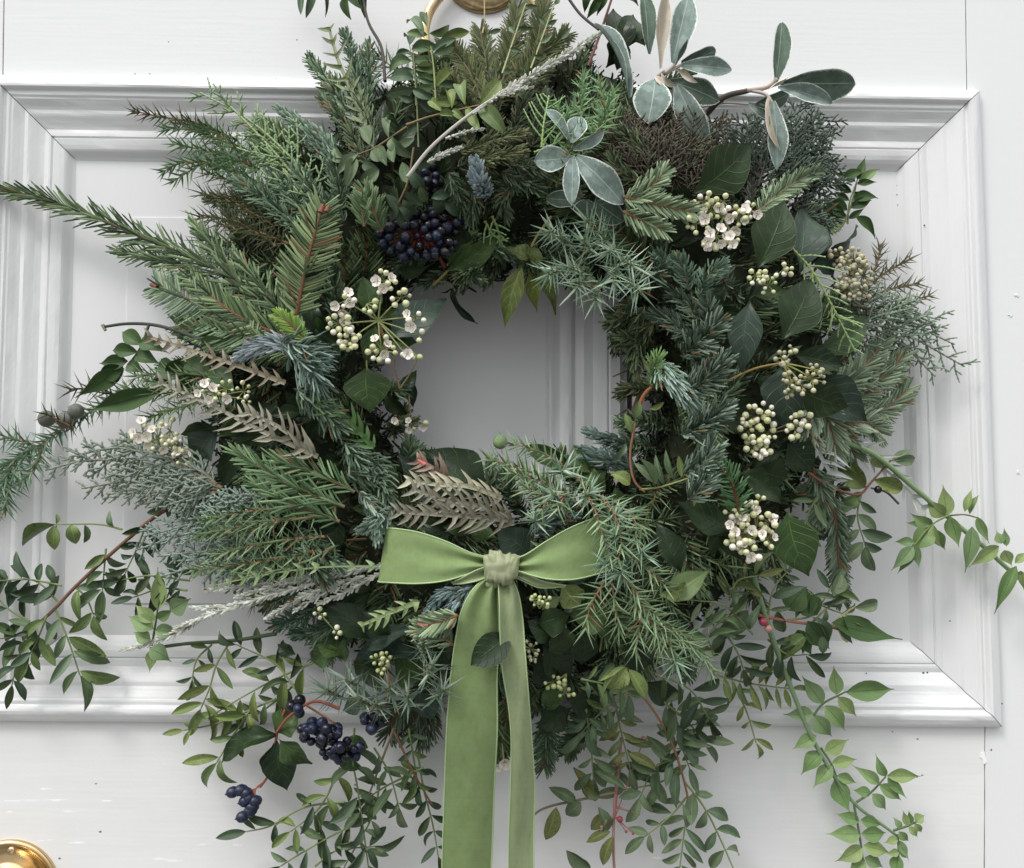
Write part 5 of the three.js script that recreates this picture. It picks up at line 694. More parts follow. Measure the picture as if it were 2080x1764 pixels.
sprayed('cypress_sprig', 'grey', 'grey green cypress sprays reaching over the right moulding', 16, [[[1690, 580], [1780, 620], [1870, 640], [1910, 650]], [[1740, 650], [1840, 680], [1960, 745]], [[1730, 620], [1830, 640], [1905, 665]], [[1720, 650], [1820, 690], [1900, 765]], [[1760, 640], [1850, 660], [1940, 700]], [[1700, 640], [1760, 700], [1800, 760]], [[1690, 560], [1720, 600], [1780, 640]], [[1660, 540], [1640, 580], [1640, 610]]], { side: 0.32, depth: 2, gap: 18 }).done();
needled('fir_sprig', 'pale', 'soft grey green fir needles on the right edge', 14, [[[1720, 820], [1780, 780], [1840, 720]], [[1700, 800], [1760, 740], [1800, 690]], [[1740, 850], [1800, 830], [1845, 790]], [[1690, 840], [1740, 850], [1780, 870]], [[1690, 780], [1770, 770], [1830, 760]], [[1680, 820], [1720, 900], [1740, 930]]], { len: 50, c: [[0.10, 0.14, 0.10], [0.30, 0.36, 0.29]] }).done();
needled('fir_sprig', 'pale', 'silver backed fir needles at the lower right edge', 26, [[[1640, 800], [1680, 850], [1700, 920]], [[1700, 870], [1760, 860], [1790, 880]], [[1660, 830], [1640, 870], [1650, 900]]], { len: 56, w: 6, c: [[0.20, 0.26, 0.20], [0.42, 0.48, 0.42]] }).done();
{ const s = sp('viburnum_sprig', 'dark leaves around the tan buds on the right side', 0); s.leaf('laurel', [1590, 735, 240], [1600, 885, 250], 86, { mats: MAT.laurelBlue, roll: 0.15, v: 3 }).leaf('laurel', [1620, 790, 230], [1728, 832, 224], 80, { mats: [MAT.laurel[1]], roll: 0.2, v: 0 }).leaf('laurel', [1640, 760, 200], [1770, 858, 170], 90, { mats: MAT.laurelBlue, roll: -0.2, v: 0 }).leaf('laurel', [1610, 720, 240], [1722, 742, 220], 56, { mats: MAT.laurel, roll: -0.2, v: 0 }).leaf('laurel', [1545, 800, 210], [1580, 760, 220], 40, { mats: MAT.laurel }).leaf('laurel', [1605, 725, 250], [1628, 700, 262], 16, { mats: MAT.laurelMid });
  s.stem([[1475, 776, 250], [1530, 750, 262], [1585, 738, 262]], 2.6, 2.2, [0.34, 0.24, 0.08]); umbel(s, [1590, 738, 264], [[1588, 728, 9, 0, 16], [1610, 708, 3, 0, 9], [1602, 775, 6, 0, 18], [1612, 790, 8, 0, 22], [1650, 770, 12, 0, 26], [1655, 752, 6, 0, 16], [1630, 785, 4, 0, 16]], { mats: budTan, br: 5, col: [0.34, 0.36, 0.12] }); s.done(); }
umbel(sp('viburnum_flower_sprig', 'cream bud cluster on the right side', 0), [1545, 885, 236], [[1530, 845, 10, 0, 24], [1552, 838, 8, 0, 20], [1520, 872, 9, 0, 20], [1558, 880, 8, 0, 22], [1535, 905, 9, 0, 20], [1550, 915, 8, 0, 18], [1625, 852, 8, 0, 24], [1615, 870, 6, 0, 22]], { br: 6.4, col: [0.12, 0.11, 0.06] }).done();
{ const s = sp('viburnum_sprig', 'white bud cluster with a large green leaf at the lower right', 0); s.leaf('laurel', [1600, 1040, 224], [1640, 1175, 226], 100, { mats: MAT.laurelMid, roll: 0.25, v: 0 }).leaf('laurel', [1540, 950, 226], [1602, 975, 230], 86, { mats: [MAT.laurel[1]], roll: 0.5, v: 0 }).leaf('laurel', [1500, 960, 222], [1600, 1020, 216], 70, { mats: [MAT.laurel[1]], roll: -0.4, v: 1 }).leaf('laurel', [1600, 900, 200], [1650, 960, 180], 70, { mats: [MAT.laurel[2]] }).leaf('laurel', [1490, 1080, 216], [1370, 1020, 220], 70, { mats: [MAT.laurel[0]] }).leaf('laurel', [1380, 1160, 230], [1340, 1060, 240], 60, { mats: [MAT.laurel[2]], roll: 0.4 });
  umbel(s, [1535, 1080, 246], [[1500, 1060, 7, 2, 24], [1490, 1045, 5, 1, 20], [1530, 1035, 5, 1, 20], [1560, 1060, 8, 1, 20], [1510, 1090, 8, 2, 24], [1525, 1120, 6, 2, 22], [1560, 1095, 4, 2, 18], [1540, 1020, 4, 0, 14], [1495, 1100, 8, 0, 20]], { fr: 12, br: 6.4, col: [0.3, 0.27, 0.12] }); s.done(); }
needled('fir_sprig', 'nord', 'bright green fir tip at the lower right', 70, [[1500, 1050], [1490, 990], [1460, 945]], { flat: false, len: 50, c: [[0.06, 0.13, 0.06], [0.19, 0.33, 0.17]] }).done();
needled('fir_sprig', 'pale', 'long grey green fir twig hanging at the right edge below', 0, [[[1690, 1010, 110], [1700, 1080, 90], [1705, 1170, 70], [1712, 1220, 60]], [[1650, 950, 130], [1670, 1000, 120], [1660, 1060, 110]]], { len: 42, c: [[0.08, 0.12, 0.09], [0.22, 0.28, 0.23]] }).done();
frond(sp('grevillea_sprig', 'silver white serrated leaf on the jasmine stem at the right', 0), [[1690, 885, 118], [1760, 925, 100], [1830, 982, 76], [1880, 1036, 62]], 9, 44, [0.36, 0.40, 0.35], [0.72, 0.75, 0.7], 3).done();
frond(sp('grevillea_sprig', 'silver fern like lobes under the right fir needles', 0), [[1655, 860, 150], [1665, 920, 140], [1700, 980, 120]], 6, 50, [0.4, 0.44, 0.42], [0.75, 0.78, 0.76]).done();
// jasmine vine to the right edge
{
  const s = sp('jasmine_sprig', 'green jasmine vine trailing out past the right edge', 0); s.stem([[1690, 890, 140], [1770, 920, 120], [1850, 985, 90], [1925, 1050, 70], [2000, 1112, 56], [2060, 1165, 50], [2110, 1190, 50]], 6, 4.6, [0.22, 0.32, 0.16]);
  s.pinna([[1925, 1048, 80], [1895, 1065, 84], [1855, 1110, 84]], { kind: 'jasmine', n: 2, len: 56, wr: 0.42, mats: MAT.jasmine, miss: 0, t0: 0.4, tl: 1.2 });
  for (const [a, b, c, d, w] of [[1925, 1048, 1915, 985, 32], [1920, 1048, 1880, 1015, 34], [1930, 1050, 1950, 1112, 34], [1895, 1068, 1850, 1045, 30], [1898, 1075, 1920, 1120, 28], [1890, 1072, 1848, 1120, 44], [1855, 1115, 1824, 1166, 22], [1960, 1040, 1975, 990, 16], [1970, 1045, 1990, 1000, 14], [1975, 1070, 1962, 1165, 32], [1985, 1050, 2010, 1105, 20], [2030, 1110, 1965, 1152, 30], [2035, 1105, 2025, 1078, 22], [2045, 1110, 2040, 1072, 16], [2040, 1118, 2056, 1150, 26], [2065, 1150, 2018, 1246, 28], [2075, 1160, 2080, 1200, 18], [2062, 1145, 2088, 1120, 18], [2060, 1168, 2086, 1172, 20]]) s.leaf('jasmine', [a, b, 80], [c, d, 76], w, { mats: MAT.jasmine, roll: (s.R() - 0.5) * 0.7 });
  s.stem([[1925, 1048, 70], [1960, 1046, 72], [1985, 1052, 74]], 2, 1.4, [0.15, 0.2, 0.1]); s.done();
}
{ // mastic with a black berry
  const s = sp('mastic_sprig', 'mastic sprig with a black berry in front of the right panel', 0); s.stem([[1640, 960, 150], [1680, 985, 130], [1745, 1005, 110], [1770, 980, 104], [1810, 935, 96]], 3.4, 2.2, [0.20, 0.09, 0.06]).pinna([[1748, 1003, 106], [1742, 1050, 100], [1758, 1110, 92]], { n: 4, len: 56, wr: 0.42, mats: MAT.lentiskGrey, miss: 0, ang: 1.1 });
  for (const [a, b, c, d, w, m] of [[1760, 990, 1700, 950, 30, 1], [1775, 975, 1835, 995, 34, 1], [1760, 985, 1720, 935, 40, 1], [1815, 935, 1865, 935, 24, 2], [1812, 938, 1848, 915, 22, 2], [1795, 950, 1765, 920, 26, 1], [1650, 970, 1640, 940, 16, 0], [1670, 978, 1690, 950, 16, 0], [1640, 985, 1625, 1020, 40, 2], [1660, 990, 1675, 1030, 26, 2], [1750, 1000, 1725, 1020, 20, 1], [1745, 1005, 1705, 1030, 30, 1]]) s.leaf('lentisk', [a, b, 104], [c, d, 98], w, { mats: [MAT.lentiskGrey, MAT.lentiskPale, MAT.lentiskGrey][m] });
  s.stem([[1770, 992, 100], [1800, 1000, 96], [1826, 1024, 92]], 2, 2.6, [0.14, 0.10, 0.10]); s.piece('berry', roundBerry, berryMats[2], P(1784, 995, 108), V(0.3, 0.2, 1), S(108) * 8); s.done();
}
// right of the hole, lower
{ const s = sp('mastic_sprig', 'mastic twig with bright green leaflets at the lower right of the hole', 0); s.stem([[1290, 860, 170], [1280, 930, 190], [1290, 980, 210], [1310, 1000, 220]], 3, 2.6, [0.20, 0.10, 0.06]).stem([[1300, 995, 215], [1340, 990, 236], [1420, 965, 250]], 2.6, 1.8, [0.28, 0.32, 0.12]);
  for (const [a, b, c, d, w, m] of [[1280, 985, 1245, 960, 30, 1], [1290, 850, 1300, 815, 20, 1], [1285, 880, 1270, 840, 16, 0], [1385, 970, 1380, 925, 16, 1], [1415, 968, 1428, 930, 18, 1], [1400, 966, 1412, 1030, 14, 1], [1410, 968, 1440, 1010, 12, 1], [1350, 985, 1330, 925, 14, 0], [1370, 975, 1350, 915, 14, 0], [1330, 990, 1300, 930, 18, 2], [1340, 985, 1290, 940, 20, 2], [1270, 900, 1250, 935, 14, 0], [1320, 830, 1350, 820, 12, 1]]) s.leaf('lentisk', [a, b, 236], [c, d, 244], w, { mats: [MAT.lentisk, MAT.lentiskPale, MAT.lentiskGrey][m] });
  s.stem([[1300, 820, 150], [1310, 800, 160], [1330, 780, 170]], 5, 3, [0.5, 0.2, 0.1]).stem([[1280, 850, 120], [1300, 790, 130], [1290, 740, 130]], 5, 4, [0.16, 0.09, 0.05]); s.done(); }
// ------------------------------------------------------------------ lower rim of the hole
frond(sp('grevillea_sprig', 'upper silvery serrated leaf above the bow', 0), [[1040, 1060, 262], [980, 1030, 280], [900, 1015, 288], [838, 994, 284]], 13, 40, ...BRZ).done();
frond(sp('grevillea_sprig', 'lower silvery serrated leaf above the bow', 0), [[1045, 1058, 270], [960, 1050, 290], [880, 1045, 296], [806, 1040, 290]], 13, 44, ...BRZ).done();
frond(sp('grevillea_sprig', 'pale yellow edged serrated leaf above the bow', 0), [[1020, 1012, 256], [950, 988, 272], [890, 985, 272], [828, 976, 262]], 10, 36, [0.26, 0.25, 0.16], [0.52, 0.50, 0.36]).done();
frond(sp('grevillea_sprig', 'short bronze serrated leaf with a red tip at the lower rim of the hole', 0), [[915, 985, 230], [885, 955, 245], [850, 934, 240]], 7, 34, [0.20, 0.14, 0.10], [0.36, 0.26, 0.2]).stem([[862, 944, 250], [848, 934, 252]], 6, 2, [0.6, 0.16, 0.14]).done();
{ const s = sp('viburnum_sprig', 'big dark leaves behind the silvery serrated leaves', 0); s.leaf('laurel', [985, 1010, 190], [865, 905, 190], 110, { mats: [MAT.laurel[2]], roll: 0.3, v: 1 }).leaf('laurel', [930, 1010, 180], [805, 930, 180], 90, { mats: MAT.laurelBlue, roll: -0.3, v: 0 }).leaf('laurel', [1075, 1130, 240], [1010, 1075, 262], 76, { mats: MAT.laurelBlue, roll: 0.1, v: 0 }).leaf('laurel', [900, 1070, 246], [985, 1070, 250], 34, { mats: MAT.laurelMid, roll: 0.4, v: 4 }).leaf('laurel', [985, 1060, 246], [965, 1100, 256], 60, { mats: MAT.laurelMid, roll: 0.2, v: 4 }).leaf('laurel', [930, 1080, 236], [850, 1060, 240], 40, { mats: MAT.laurel }); s.done(); }
{ const s = needled('juniper_sprig', 'juniRed', 'juniper with a red stem and one green berry at the lower rim of the hole', 0, [[[1190, 990, 240], [1150, 950, 236], [1090, 915, 226], [1025, 900, 212]], [[1150, 1000, 250], [1080, 960, 250], [985, 930, 240]], [[1180, 1030, 262], [1120, 985, 262], [1030, 960, 256]], [[1160, 1060, 280], [1130, 1020, 276], [1060, 990, 270]]], { len: 48 }); s.piece('berry', roundBerry, juniperBerry[1], P(1016, 898, 232), V(-0.2, 0.5, 1), S(232) * 15); s.done(); }
needled('juniper_sprig', 'juniRed', 'juniper trailing over the right loop of the bow', 0, [[[1180, 980, 290], [1206, 1030, 318], [1222, 1080, 336], [1240, 1130, 340]], [[1220, 1010, 300], [1250, 1050, 330], [1262, 1110, 342], [1250, 1150, 340]], [[1250, 1020, 280], [1290, 1060, 300], [1290, 1110, 310]], [[1120, 990, 280], [1110, 1020, 296], [1100, 1040, 300]], [[1150, 1000, 290], [1140, 1020, 306], [1130, 1040, 310]]], { len: 56, step: 15, c: [[0.13, 0.20, 0.12], [0.42, 0.55, 0.40]] }).done();
needled('juniper_sprig', 'juniBlue', 'starry juniper tips right above the bow', 0, [[[1190, 1010, 290], [1200, 1000, 315]], [[1250, 1050, 300], [1256, 1046, 330]], [[1130, 1010, 280], [1120, 1004, 305]], [[1090, 1060, 285], [1085, 1056, 305]], [[1140, 960, 262], [1148, 955, 285]]], { len: 56, step: 8, sag: 0 }).done();
needled('noble_fir_sprig', 'blue', 'grey green noble fir tip at the right of the lower rim', 0, [[[1290, 950, 150], [1240, 930, 180], [1190, 915, 190]], [[1290, 960, 160], [1240, 940, 190], [1190, 930, 200]], [[1270, 900, 150], [1220, 890, 170], [1200, 880, 170]]], { c: [[0.09, 0.15, 0.12], [0.28, 0.37, 0.33]], len: 36 }).done();
needled('noble_fir_sprig', 'blue', 'blue fir needles peeping above the bow', 0, [[[1080, 1090, 236], [1120, 1060, 256], [1160, 1050, 260]], [[1090, 1080, 236], [1110, 1050, 256], [1150, 1020, 258]]], { c: [[0.08, 0.13, 0.12], [0.27, 0.36, 0.34]], len: 38 }).done();
{ const s = sp('mastic_sprig', 'plain green leaves behind the lower rim juniper', 0); for (const [a, b, c, d, w] of [[1160, 950, 1065, 905, 40], [1200, 960, 1160, 905, 34], [1220, 990, 1170, 950, 40], [1190, 980, 1230, 960, 34], [1230, 1000, 1215, 950, 26], [1250, 990, 1270, 1040, 30]]) s.leaf('lentisk', [a, b, 200], [c, d, 190], w, { mats: MAT.laurelMid }); s.done(); }
// ------------------------------------------------------------------ lower left
{ // mastic branch with a red brown stem
  const s = sp('mastic_sprig', 'large mastic branch arching down to the lower left corner', 0), z = 60, m = MAT.lentiskDark, g = MAT.lentisk;
  s.stem([[452, 990, 120], [400, 1010, 100], [330, 1040, 80], [245, 1108, 66], [150, 1195, 60], [108, 1240, 60], [72, 1272, 60]], 5, 3.2, [0.17, 0.09, 0.06]);
  s.pinna([[440, 994, 116], [385, 1012, 104], [330, 1032, 96]], { n: 5, len: 34, mats: m, wr: 0.36, ang: 1.2 });
  s.pinna([[248, 1076, 68], [205, 1066, 66], [110, 1066, 60]], { n: 3, len: 34, mats: g, ang: 1.3, droop: 0.6, term: false }); s.leaf('lentisk', [112, 1066, 60], [42, 1108, 56], 20, { mats: g, roll: 0.7 }).leaf('lentisk', [108, 1068, 62], [110, 1118, 60], 26, { mats: MAT.lentiskPale, roll: 0.1 }).leaf('lentisk', [144, 1066, 62], [152, 1106, 60], 28, { mats: MAT.lentiskPale, roll: 0.1 });
  s.pinna([[298, 1060, 74], [280, 1110, 66], [254, 1165, 60]], { n: 4, len: 48, mats: m, ang: 1.0 }); s.pinna([[215, 1115, 62], [212, 1150, 60], [208, 1200, 56]], { n: 3, len: 60, mats: g, ang: 1.1 });
  s.pinna([[120, 1225, 60], [70, 1180, 58], [-10, 1182, 54]], { n: 4, len: 54, mats: m }); s.pinna([[125, 1190, 60], [60, 1178, 60], [0, 1180, 60]], { n: 3, len: 48, mats: m });
  s.pinna([[112, 1238, 60], [138, 1300, 60], [162, 1372, 58]], { n: 4, len: 66, wr: 0.32, mats: g, ang: 0.95, miss: 0 }); s.pinna([[74, 1270, 60], [40, 1330, 58], [24, 1392, 56]], { n: 5, len: 44, wr: 0.34, mats: m, miss: 0 });
  s.pinna([[80, 1262, 62], [40, 1290, 60], [-20, 1300, 58]], { n: 3, len: 60, mats: g }); s.pinna([[150, 1190, 60], [175, 1215, 58], [190, 1250, 56]], { n: 2, len: 52, mats: g }); s.pinna([[60, 1262, 60], [20, 1240, 58], [-20, 1200, 58]], { n: 3, len: 54, mats: m });
  s.pinna([[95, 1250, 64], [80, 1290, 64], [60, 1330, 62]], { n: 3, len: 60, mats: g, droop: 0.4 }); s.done();
}
{ // second pinna, free hanging
  const s = sp('mastic_sprig', 'small mastic leaves beside the pale jasmine at the lower left', 0); s.pinna([[380, 1200, 80], [330, 1196, 70], [270, 1214, 60]], { n: 4, len: 44, wr: 0.32, mats: MAT.lentiskDark }).pinna([[385, 1180, 80], [300, 1170, 70], [240, 1180, 60]], { n: 3, len: 50, wr: 0.34, mats: MAT.lentiskDark }).pinna([[330, 1230, 64], [350, 1190, 64], [360, 1160, 64]], { n: 2, len: 40, mats: MAT.lentiskGrey }); s.done();
}
{ const s = sp('jasmine_sprig', 'fresh light green jasmine leaves at the lower left', 0); s.stem([[560, 1288, 110], [470, 1302, 80], [380, 1308, 70], [305, 1318, 70]], 4.4, 3.6, [0.07, 0.10, 0.05]).stem([[308, 1312, 74], [316, 1265, 80], [322, 1220, 84]], 2.4, 1.8, [0.10, 0.14, 0.06]);
  for (const [a, b, c, d, w] of [[322, 1240, 320, 1152, 32], [316, 1262, 272, 1228, 30], [312, 1278, 256, 1250, 36], [306, 1300, 268, 1284, 30], [320, 1258, 352, 1240, 24], [314, 1282, 368, 1286, 30], [303, 1318, 348, 1342, 36], [310, 1320, 304, 1366, 24], [345, 1240, 386, 1218, 40]]) s.leaf('jasmine', [a, b, 84], [c, d, 80], w, { mats: MAT.jasmine, roll: (s.R() - 0.5) * 0.6 }); s.done(); }
{ const s = sp('silver_twig', 'silvery white heather twigs left of the bow', 0), o = { ...N_.heath, len: 19, step: 8, per: 3, sr: 2.8, c: [[0.42, 0.46, 0.38], [0.86, 0.87, 0.82]], sc: [0.66, 0.65, 0.6] };
  s.stem([[790, 1145, 225], [640, 1185, 195], [440, 1245, 135], [360, 1275, 100]], 4.4, 2.6, [0.42, 0.41, 0.38]); for (const l of [[[640, 1185, 205], [500, 1224, 165], [355, 1276, 104]], [[780, 1150, 235], [640, 1172, 205], [480, 1212, 155]], [[560, 1208, 175], [470, 1232, 144], [388, 1236, 120]], [[700, 1180, 220], [610, 1215, 190], [540, 1258, 160]], [[740, 1170, 230], [660, 1205, 200], [600, 1240, 180]], [[770, 1165, 230], [700, 1205, 210], [650, 1226, 196]], [[420, 1250, 110], [330, 1298, 80], [250, 1322, 66]], [[640, 1165, 180], [560, 1185, 150], [420, 1200, 110]]]) s.needles(l, o); s.done(); }
{ const s = sp('rosemary_sprig', 'thin fern like green leaf above the silver twigs', 90); frond(s, [[770, 1150], [660, 1152], [560, 1164], [430, 1190]], 11, 22, [0.12, 0.18, 0.08], [0.26, 0.34, 0.17], 2); s.done(); }
needled('noble_fir_sprig', 'noble', null, 20, [[[660, 1230], [620, 1250], [560, 1270]], [[700, 1250], [660, 1280], [600, 1290]]], { c: [[0.03, 0.06, 0.04], [0.10, 0.16, 0.11]], len: 42 }).done();
{ const s = sp('viburnum_sprig', 'dark curling leaves left of the ribbon tails', 40); for (const [a, b, c, d, w, m] of [[760, 1300, 650, 1222, 70, 0], [790, 1290, 740, 1240, 60, 0], [740, 1320, 840, 1270, 46, 1], [850, 1330, 700, 1330, 60, 1], [700, 1330, 640, 1300, 60, 2], [690, 1320, 620, 1345, 44, 2], [780, 1340, 720, 1390, 80, 0], [860, 1380, 800, 1340, 70, 2], [760, 1420, 690, 1440, 60, 1], [840, 1440, 900, 1420, 60, 1], [600, 1330, 560, 1310, 30, 0], [700, 1345, 695, 1300, 26, 2]]) s.leaf('laurel', [a, b], [c, d], w, { mats: m === 2 ? MAT.laurelMid : m === 1 ? MAT.laurelBlue : MAT.laurel }); s.done(); }
umbel(sp('viburnum_flower_sprig', 'small green buds left of the ribbon tails', 70), [780, 1345], [[765, 1340, 6, 0, 16], [775, 1355, 5, 0, 14], [785, 1335, 4, 0, 12]], { mats: budGreen, br: 4.8 }).done();
umbel(sp('viburnum_flower_sprig', null, 60), [690, 1290], [[685, 1285, 4, 0, 12], [650, 1246, 4, 0, 12]], { mats: budMats, br: 5 }).done();
frond(sp('grevillea_sprig', 'pale jagged leaf pointing left beside the bow tail', 92), [[850, 1222], [800, 1242], [735, 1270]], 7, 26, [0.16, 0.22, 0.09], [0.30, 0.38, 0.18]).done();
needled('fir_sprig', 'pale', 'pale fir needles with a red bud beside the left tail', 92, [[[930, 1250], [900, 1262], [858, 1272]], [[920, 1310], [890, 1290], [850, 1280]]], { len: 46 }).stem([[870, 1271], [848, 1268]], 5, 4, [0.45, 0.16, 0.12]).done();
needled('noble_fir_sprig', 'blue', 'blue noble fir needles under the left loop of the bow', 66, [[[940, 1195], [900, 1210], [870, 1240]], [[960, 1190], [920, 1230], [905, 1262]]], { c: [[0.10, 0.16, 0.15], [0.28, 0.37, 0.37]], len: 32 }).done();
{ const s = sp('juniper_sprig', 'starry grey green juniper left of the ribbon tails', 0);
  for (const [u, v, z, bu, bv] of [[880, 1348, 300, 860, 1390], [723, 1416, 262, 760, 1440], [829, 1412, 276, 830, 1440], [905, 1400, 290, 880, 1420], [790, 1392, 256, 800, 1420], [700, 1380, 240, 740, 1400], [860, 1300, 276, 860, 1340], [660, 1400, 220, 700, 1420], [760, 1430, 250, 780, 1440]]) s.needles([[lerp(u, bu, 0.9), lerp(v, bv, 0.9), z - 50], [lerp(u, bu, 0.3), lerp(v, bv, 0.3), z - 18], [u, v, z]], { ...N_.juniBlue, len: 56, sag: 0, c: [[0.14, 0.21, 0.15], [0.46, 0.57, 0.46]] }); s.done(); }
needled('fir_sprig', 'nord', 'dark fir needles hanging down left of the tails', 10, [[[870, 1400], [850, 1440], [830, 1480]], [[830, 1420], [800, 1460], [790, 1490]], [[880, 1440], [860, 1480], [850, 1500]]], { len: 56, c: [[0.04, 0.06, 0.045], [0.13, 0.17, 0.13]] }).done();
{ const s = sp('viburnum_berry_sprig', 'cluster of blue black berries at the lower left of the wreath', 0); s.stem([[690, 1440, 150], [640, 1425, 150], [592, 1452, 140], [560, 1490, 110]], 3.4, 2.8, [0.28, 0.085, 0.06]).stem([[620, 1432, 150], [680, 1470, 160]], 2.4, 2, [0.26, 0.10, 0.06]); berries(s, [[650, 1490, 40, 24, 16, 180], [690, 1520, 42, 24, 16, 170], [605, 1432, 14, 18, 4, 160], [750, 1470, 22, 16, 6, 200], [625, 1485, 18, 16, 4, 176]], 10.8, { col: [0.24, 0.10, 0.06] }); s.done(); }
{ const s = sp('viburnum_berry_sprig', 'viburnum leaves and a few blue berries on red stalks at the lower left', 0), z = 84; s.stem([[580, 1440, 120], [565, 1480, 100], [556, 1530, 84], [545, 1575, 80], [528, 1600, 80]], 3.2, 2.6, [0.30, 0.10, 0.07]);
  s.leaf('laurel', [560, 1492, 100], [432, 1535, 84], 62, { mats: MAT.laurel, roll: 0.6, v: 4 }).leaf('laurel', [566, 1500, 104], [630, 1560, 96], 50, { mats: MAT.laurelMid, roll: 0.5, v: 3 }).leaf('laurel', [562, 1506, 96], [580, 1612, 88], 70, { mats: MAT.laurel, roll: 0.3, v: 0 }).leaf('laurel', [560, 1490, 108], [604, 1442, 116], 62, { mats: MAT.laurelMid, roll: -0.2, v: 3 }).leaf('laurel', [555, 1510, 90], [540, 1580, 76], 46, { mats: MAT.laurel, v: 1 });
  for (const [u, v, m] of [[472, 1610, -1], [489, 1606, 0], [500, 1612, 0], [505, 1622, 0], [498, 1628, 0], [518, 1628, 0], [512, 1640, 0], [492, 1660, 0], [508, 1648, 0]]) { const e = P(u, v, z); s.stem([[538, 1588, 82], [520, 1602, 82], [u, v, z]], 1.5, 1.2, [0.34, 0.12, 0.09], 5); s.piece('berry', berryGeos[Math.floor(s.R() * 4)], berryMats[1], e, V(-0.9, -0.25, 0.3), S(z) * 11.5); } s.done(); }
// mastic sprays under the left
const masticLow = [
  [[[640, 1345, 100], [560, 1380, 90], [500, 1412, 80], [440, 1448, 70]], 'lentiskPale', 6, 62, 'yellow green mastic leaves spreading at the lower left'],
  [[[470, 1300, 80], [440, 1350, 76], [425, 1400, 70], [408, 1440, 64]], 'lentiskPale', 4, 56, null],
  [[[510, 1440, 80], [470, 1500, 70], [440, 1550, 60]], 'lentiskPale', 3, 60, null],
  [[[560, 1420, 80], [440, 1470, 66], [372, 1484, 56]], 'lentiskPale', 4, 38, null],
  [[[600, 1400, 110], [560, 1350, 100], [480, 1310, 80]], 'lentiskDark', 4, 50, null],
  [[[600, 1390, 80], [540, 1440, 70], [490, 1470, 60]], 'lentiskDark', 4, 46, null],
  [[[430, 1310, 70], [400, 1340, 64], [390, 1380, 60]], 'lentisk', 3, 40, null],
  [[[720, 1480, 150], [716, 1540, 140], [726, 1600, 110], [740, 1700, 84], [752, 1790, 80]], 'lentiskGrey', 8, 56, 'grey green mastic spray hanging below the berries'],
  [[[700, 1630, 80], [620, 1640, 74], [545, 1680, 70], [500, 1690, 66]], 'lentiskDark', 5, 54, 'dark mastic spray pointing left at the bottom'],
  [[[760, 1660, 84], [690, 1690, 76], [610, 1735, 70], [570, 1760, 66]], 'lentisk', 5, 54, null],
  [[[690, 1560, 90], [650, 1640, 80], [590, 1690, 76]], 'lentiskPale', 4, 46, null],
  [[[760, 1520, 120], [790, 1570, 110], [810, 1640, 90]], 'lentiskGrey', 4, 54, null],
  [[[850, 1540, 100], [860, 1600, 90], [880, 1680, 80], [890, 1740, 80]], 'lentiskDark', 6, 40, 'small dark mastic leaves beside the left tail'],
  [[[830, 1480, 120], [840, 1540, 100], [850, 1600, 90]], 'lentisk', 4, 46, null],
  [[[770, 1600, 90], [760, 1650, 84], [700, 1760, 76]], 'lentiskGrey', 4, 46, null],
  [[[640, 1760, 70], [680, 1730, 74], [760, 1720, 80]], 'lentiskDark', 3, 50, null],
  [[[860, 1560, 100], [780, 1600, 90], [750, 1620, 84]], 'lentisk', 4, 44, null],
];
for (const [l, m, n, len, label] of masticLow) sp('mastic_sprig', label, 0).pinna(l, { n, len: len * 1.05, wr: 0.30, mats: MAT[m], ang: 0.95, spread: 0.55 }).done();
sp('mastic_sprig', 'bare reddish twigs hanging at the lower left of the tails', 0).stem([[800, 1480, 130], [770, 1560, 100], [740, 1640, 84]], 3, 2, [0.24, 0.18, 0.15]).stem([[800, 1485, 130], [840, 1570, 100], [880, 1640, 84]], 2.6, 1.8, [0.28, 0.14, 0.10]).leaf('lentisk', [748, 1520, 150], [690, 1510, 150], 34, { mats: MAT.laurelMid }).leaf('lentisk', [735, 1560, 130], [680, 1530, 130], 30, { mats: MAT.laurelMid }).done();
// ------------------------------------------------------------------ lower right
{ const s = sp('viburnum_sprig', 'dark glossy leaves right of the ribbon tails', 40); for (const [a, b, c, d, w, m] of [[1100, 1300, 1165, 1390, 70, 0], [1090, 1270, 1160, 1250, 60, 0], [1150, 1330, 1130, 1270, 60, 0], [1180, 1350, 1190, 1270, 56, 2], [1130, 1390, 1090, 1330, 56, 0], [1110, 1440, 1140, 1370, 44, 1], [1160, 1440, 1090, 1480, 60, 2], [1190, 1380, 1280, 1400, 50, 0], [1240, 1250, 1160, 1250, 70, 1], [1260, 1290, 1330, 1370, 60, 2], [1300, 1380, 1390, 1430, 50, 0], [1360, 1300, 1420, 1380, 50, 2], [1350, 1220, 1440, 1160, 56, 3], [1340, 1210, 1420, 1190, 40, 3], [1180, 1230, 1140, 1190, 60, 3], [1150, 1420, 1230, 1440, 60, 2], [1100, 1240, 1140, 1210, 30, 3], [1120, 1300, 1080, 1260, 60, 0]]) s.leaf('laurel', [a, b], [c, d], w, { mats: [MAT.laurel, MAT.laurelMid, [MAT.laurel[2]], MAT.lentiskPale][m] }); s.done(); }
sp('viburnum_sprig', 'single black green leaf poking over the left tail', 0).leaf('lentisk', [1034, 1292, 290], [958, 1350, 318], 66, { mats: [MAT.laurel[2]], roll: 0.1, v: 0 }).done();
umbel(sp('viburnum_flower_sprig', 'yellow buds right under the knot of the bow', 70), [1096, 1236], [[1085, 1220, 7, 0, 13], [1106, 1222, 6, 0, 13]], { mats: budGreen, br: 4.2 }).done();
umbel(sp('viburnum_flower_sprig', 'tan buds right of the narrow tail', 40), [1092, 1322], [[1078, 1318, 10, 0, 18], [1084, 1336, 6, 0, 12]], { mats: budTan, br: 4.2 }).done();
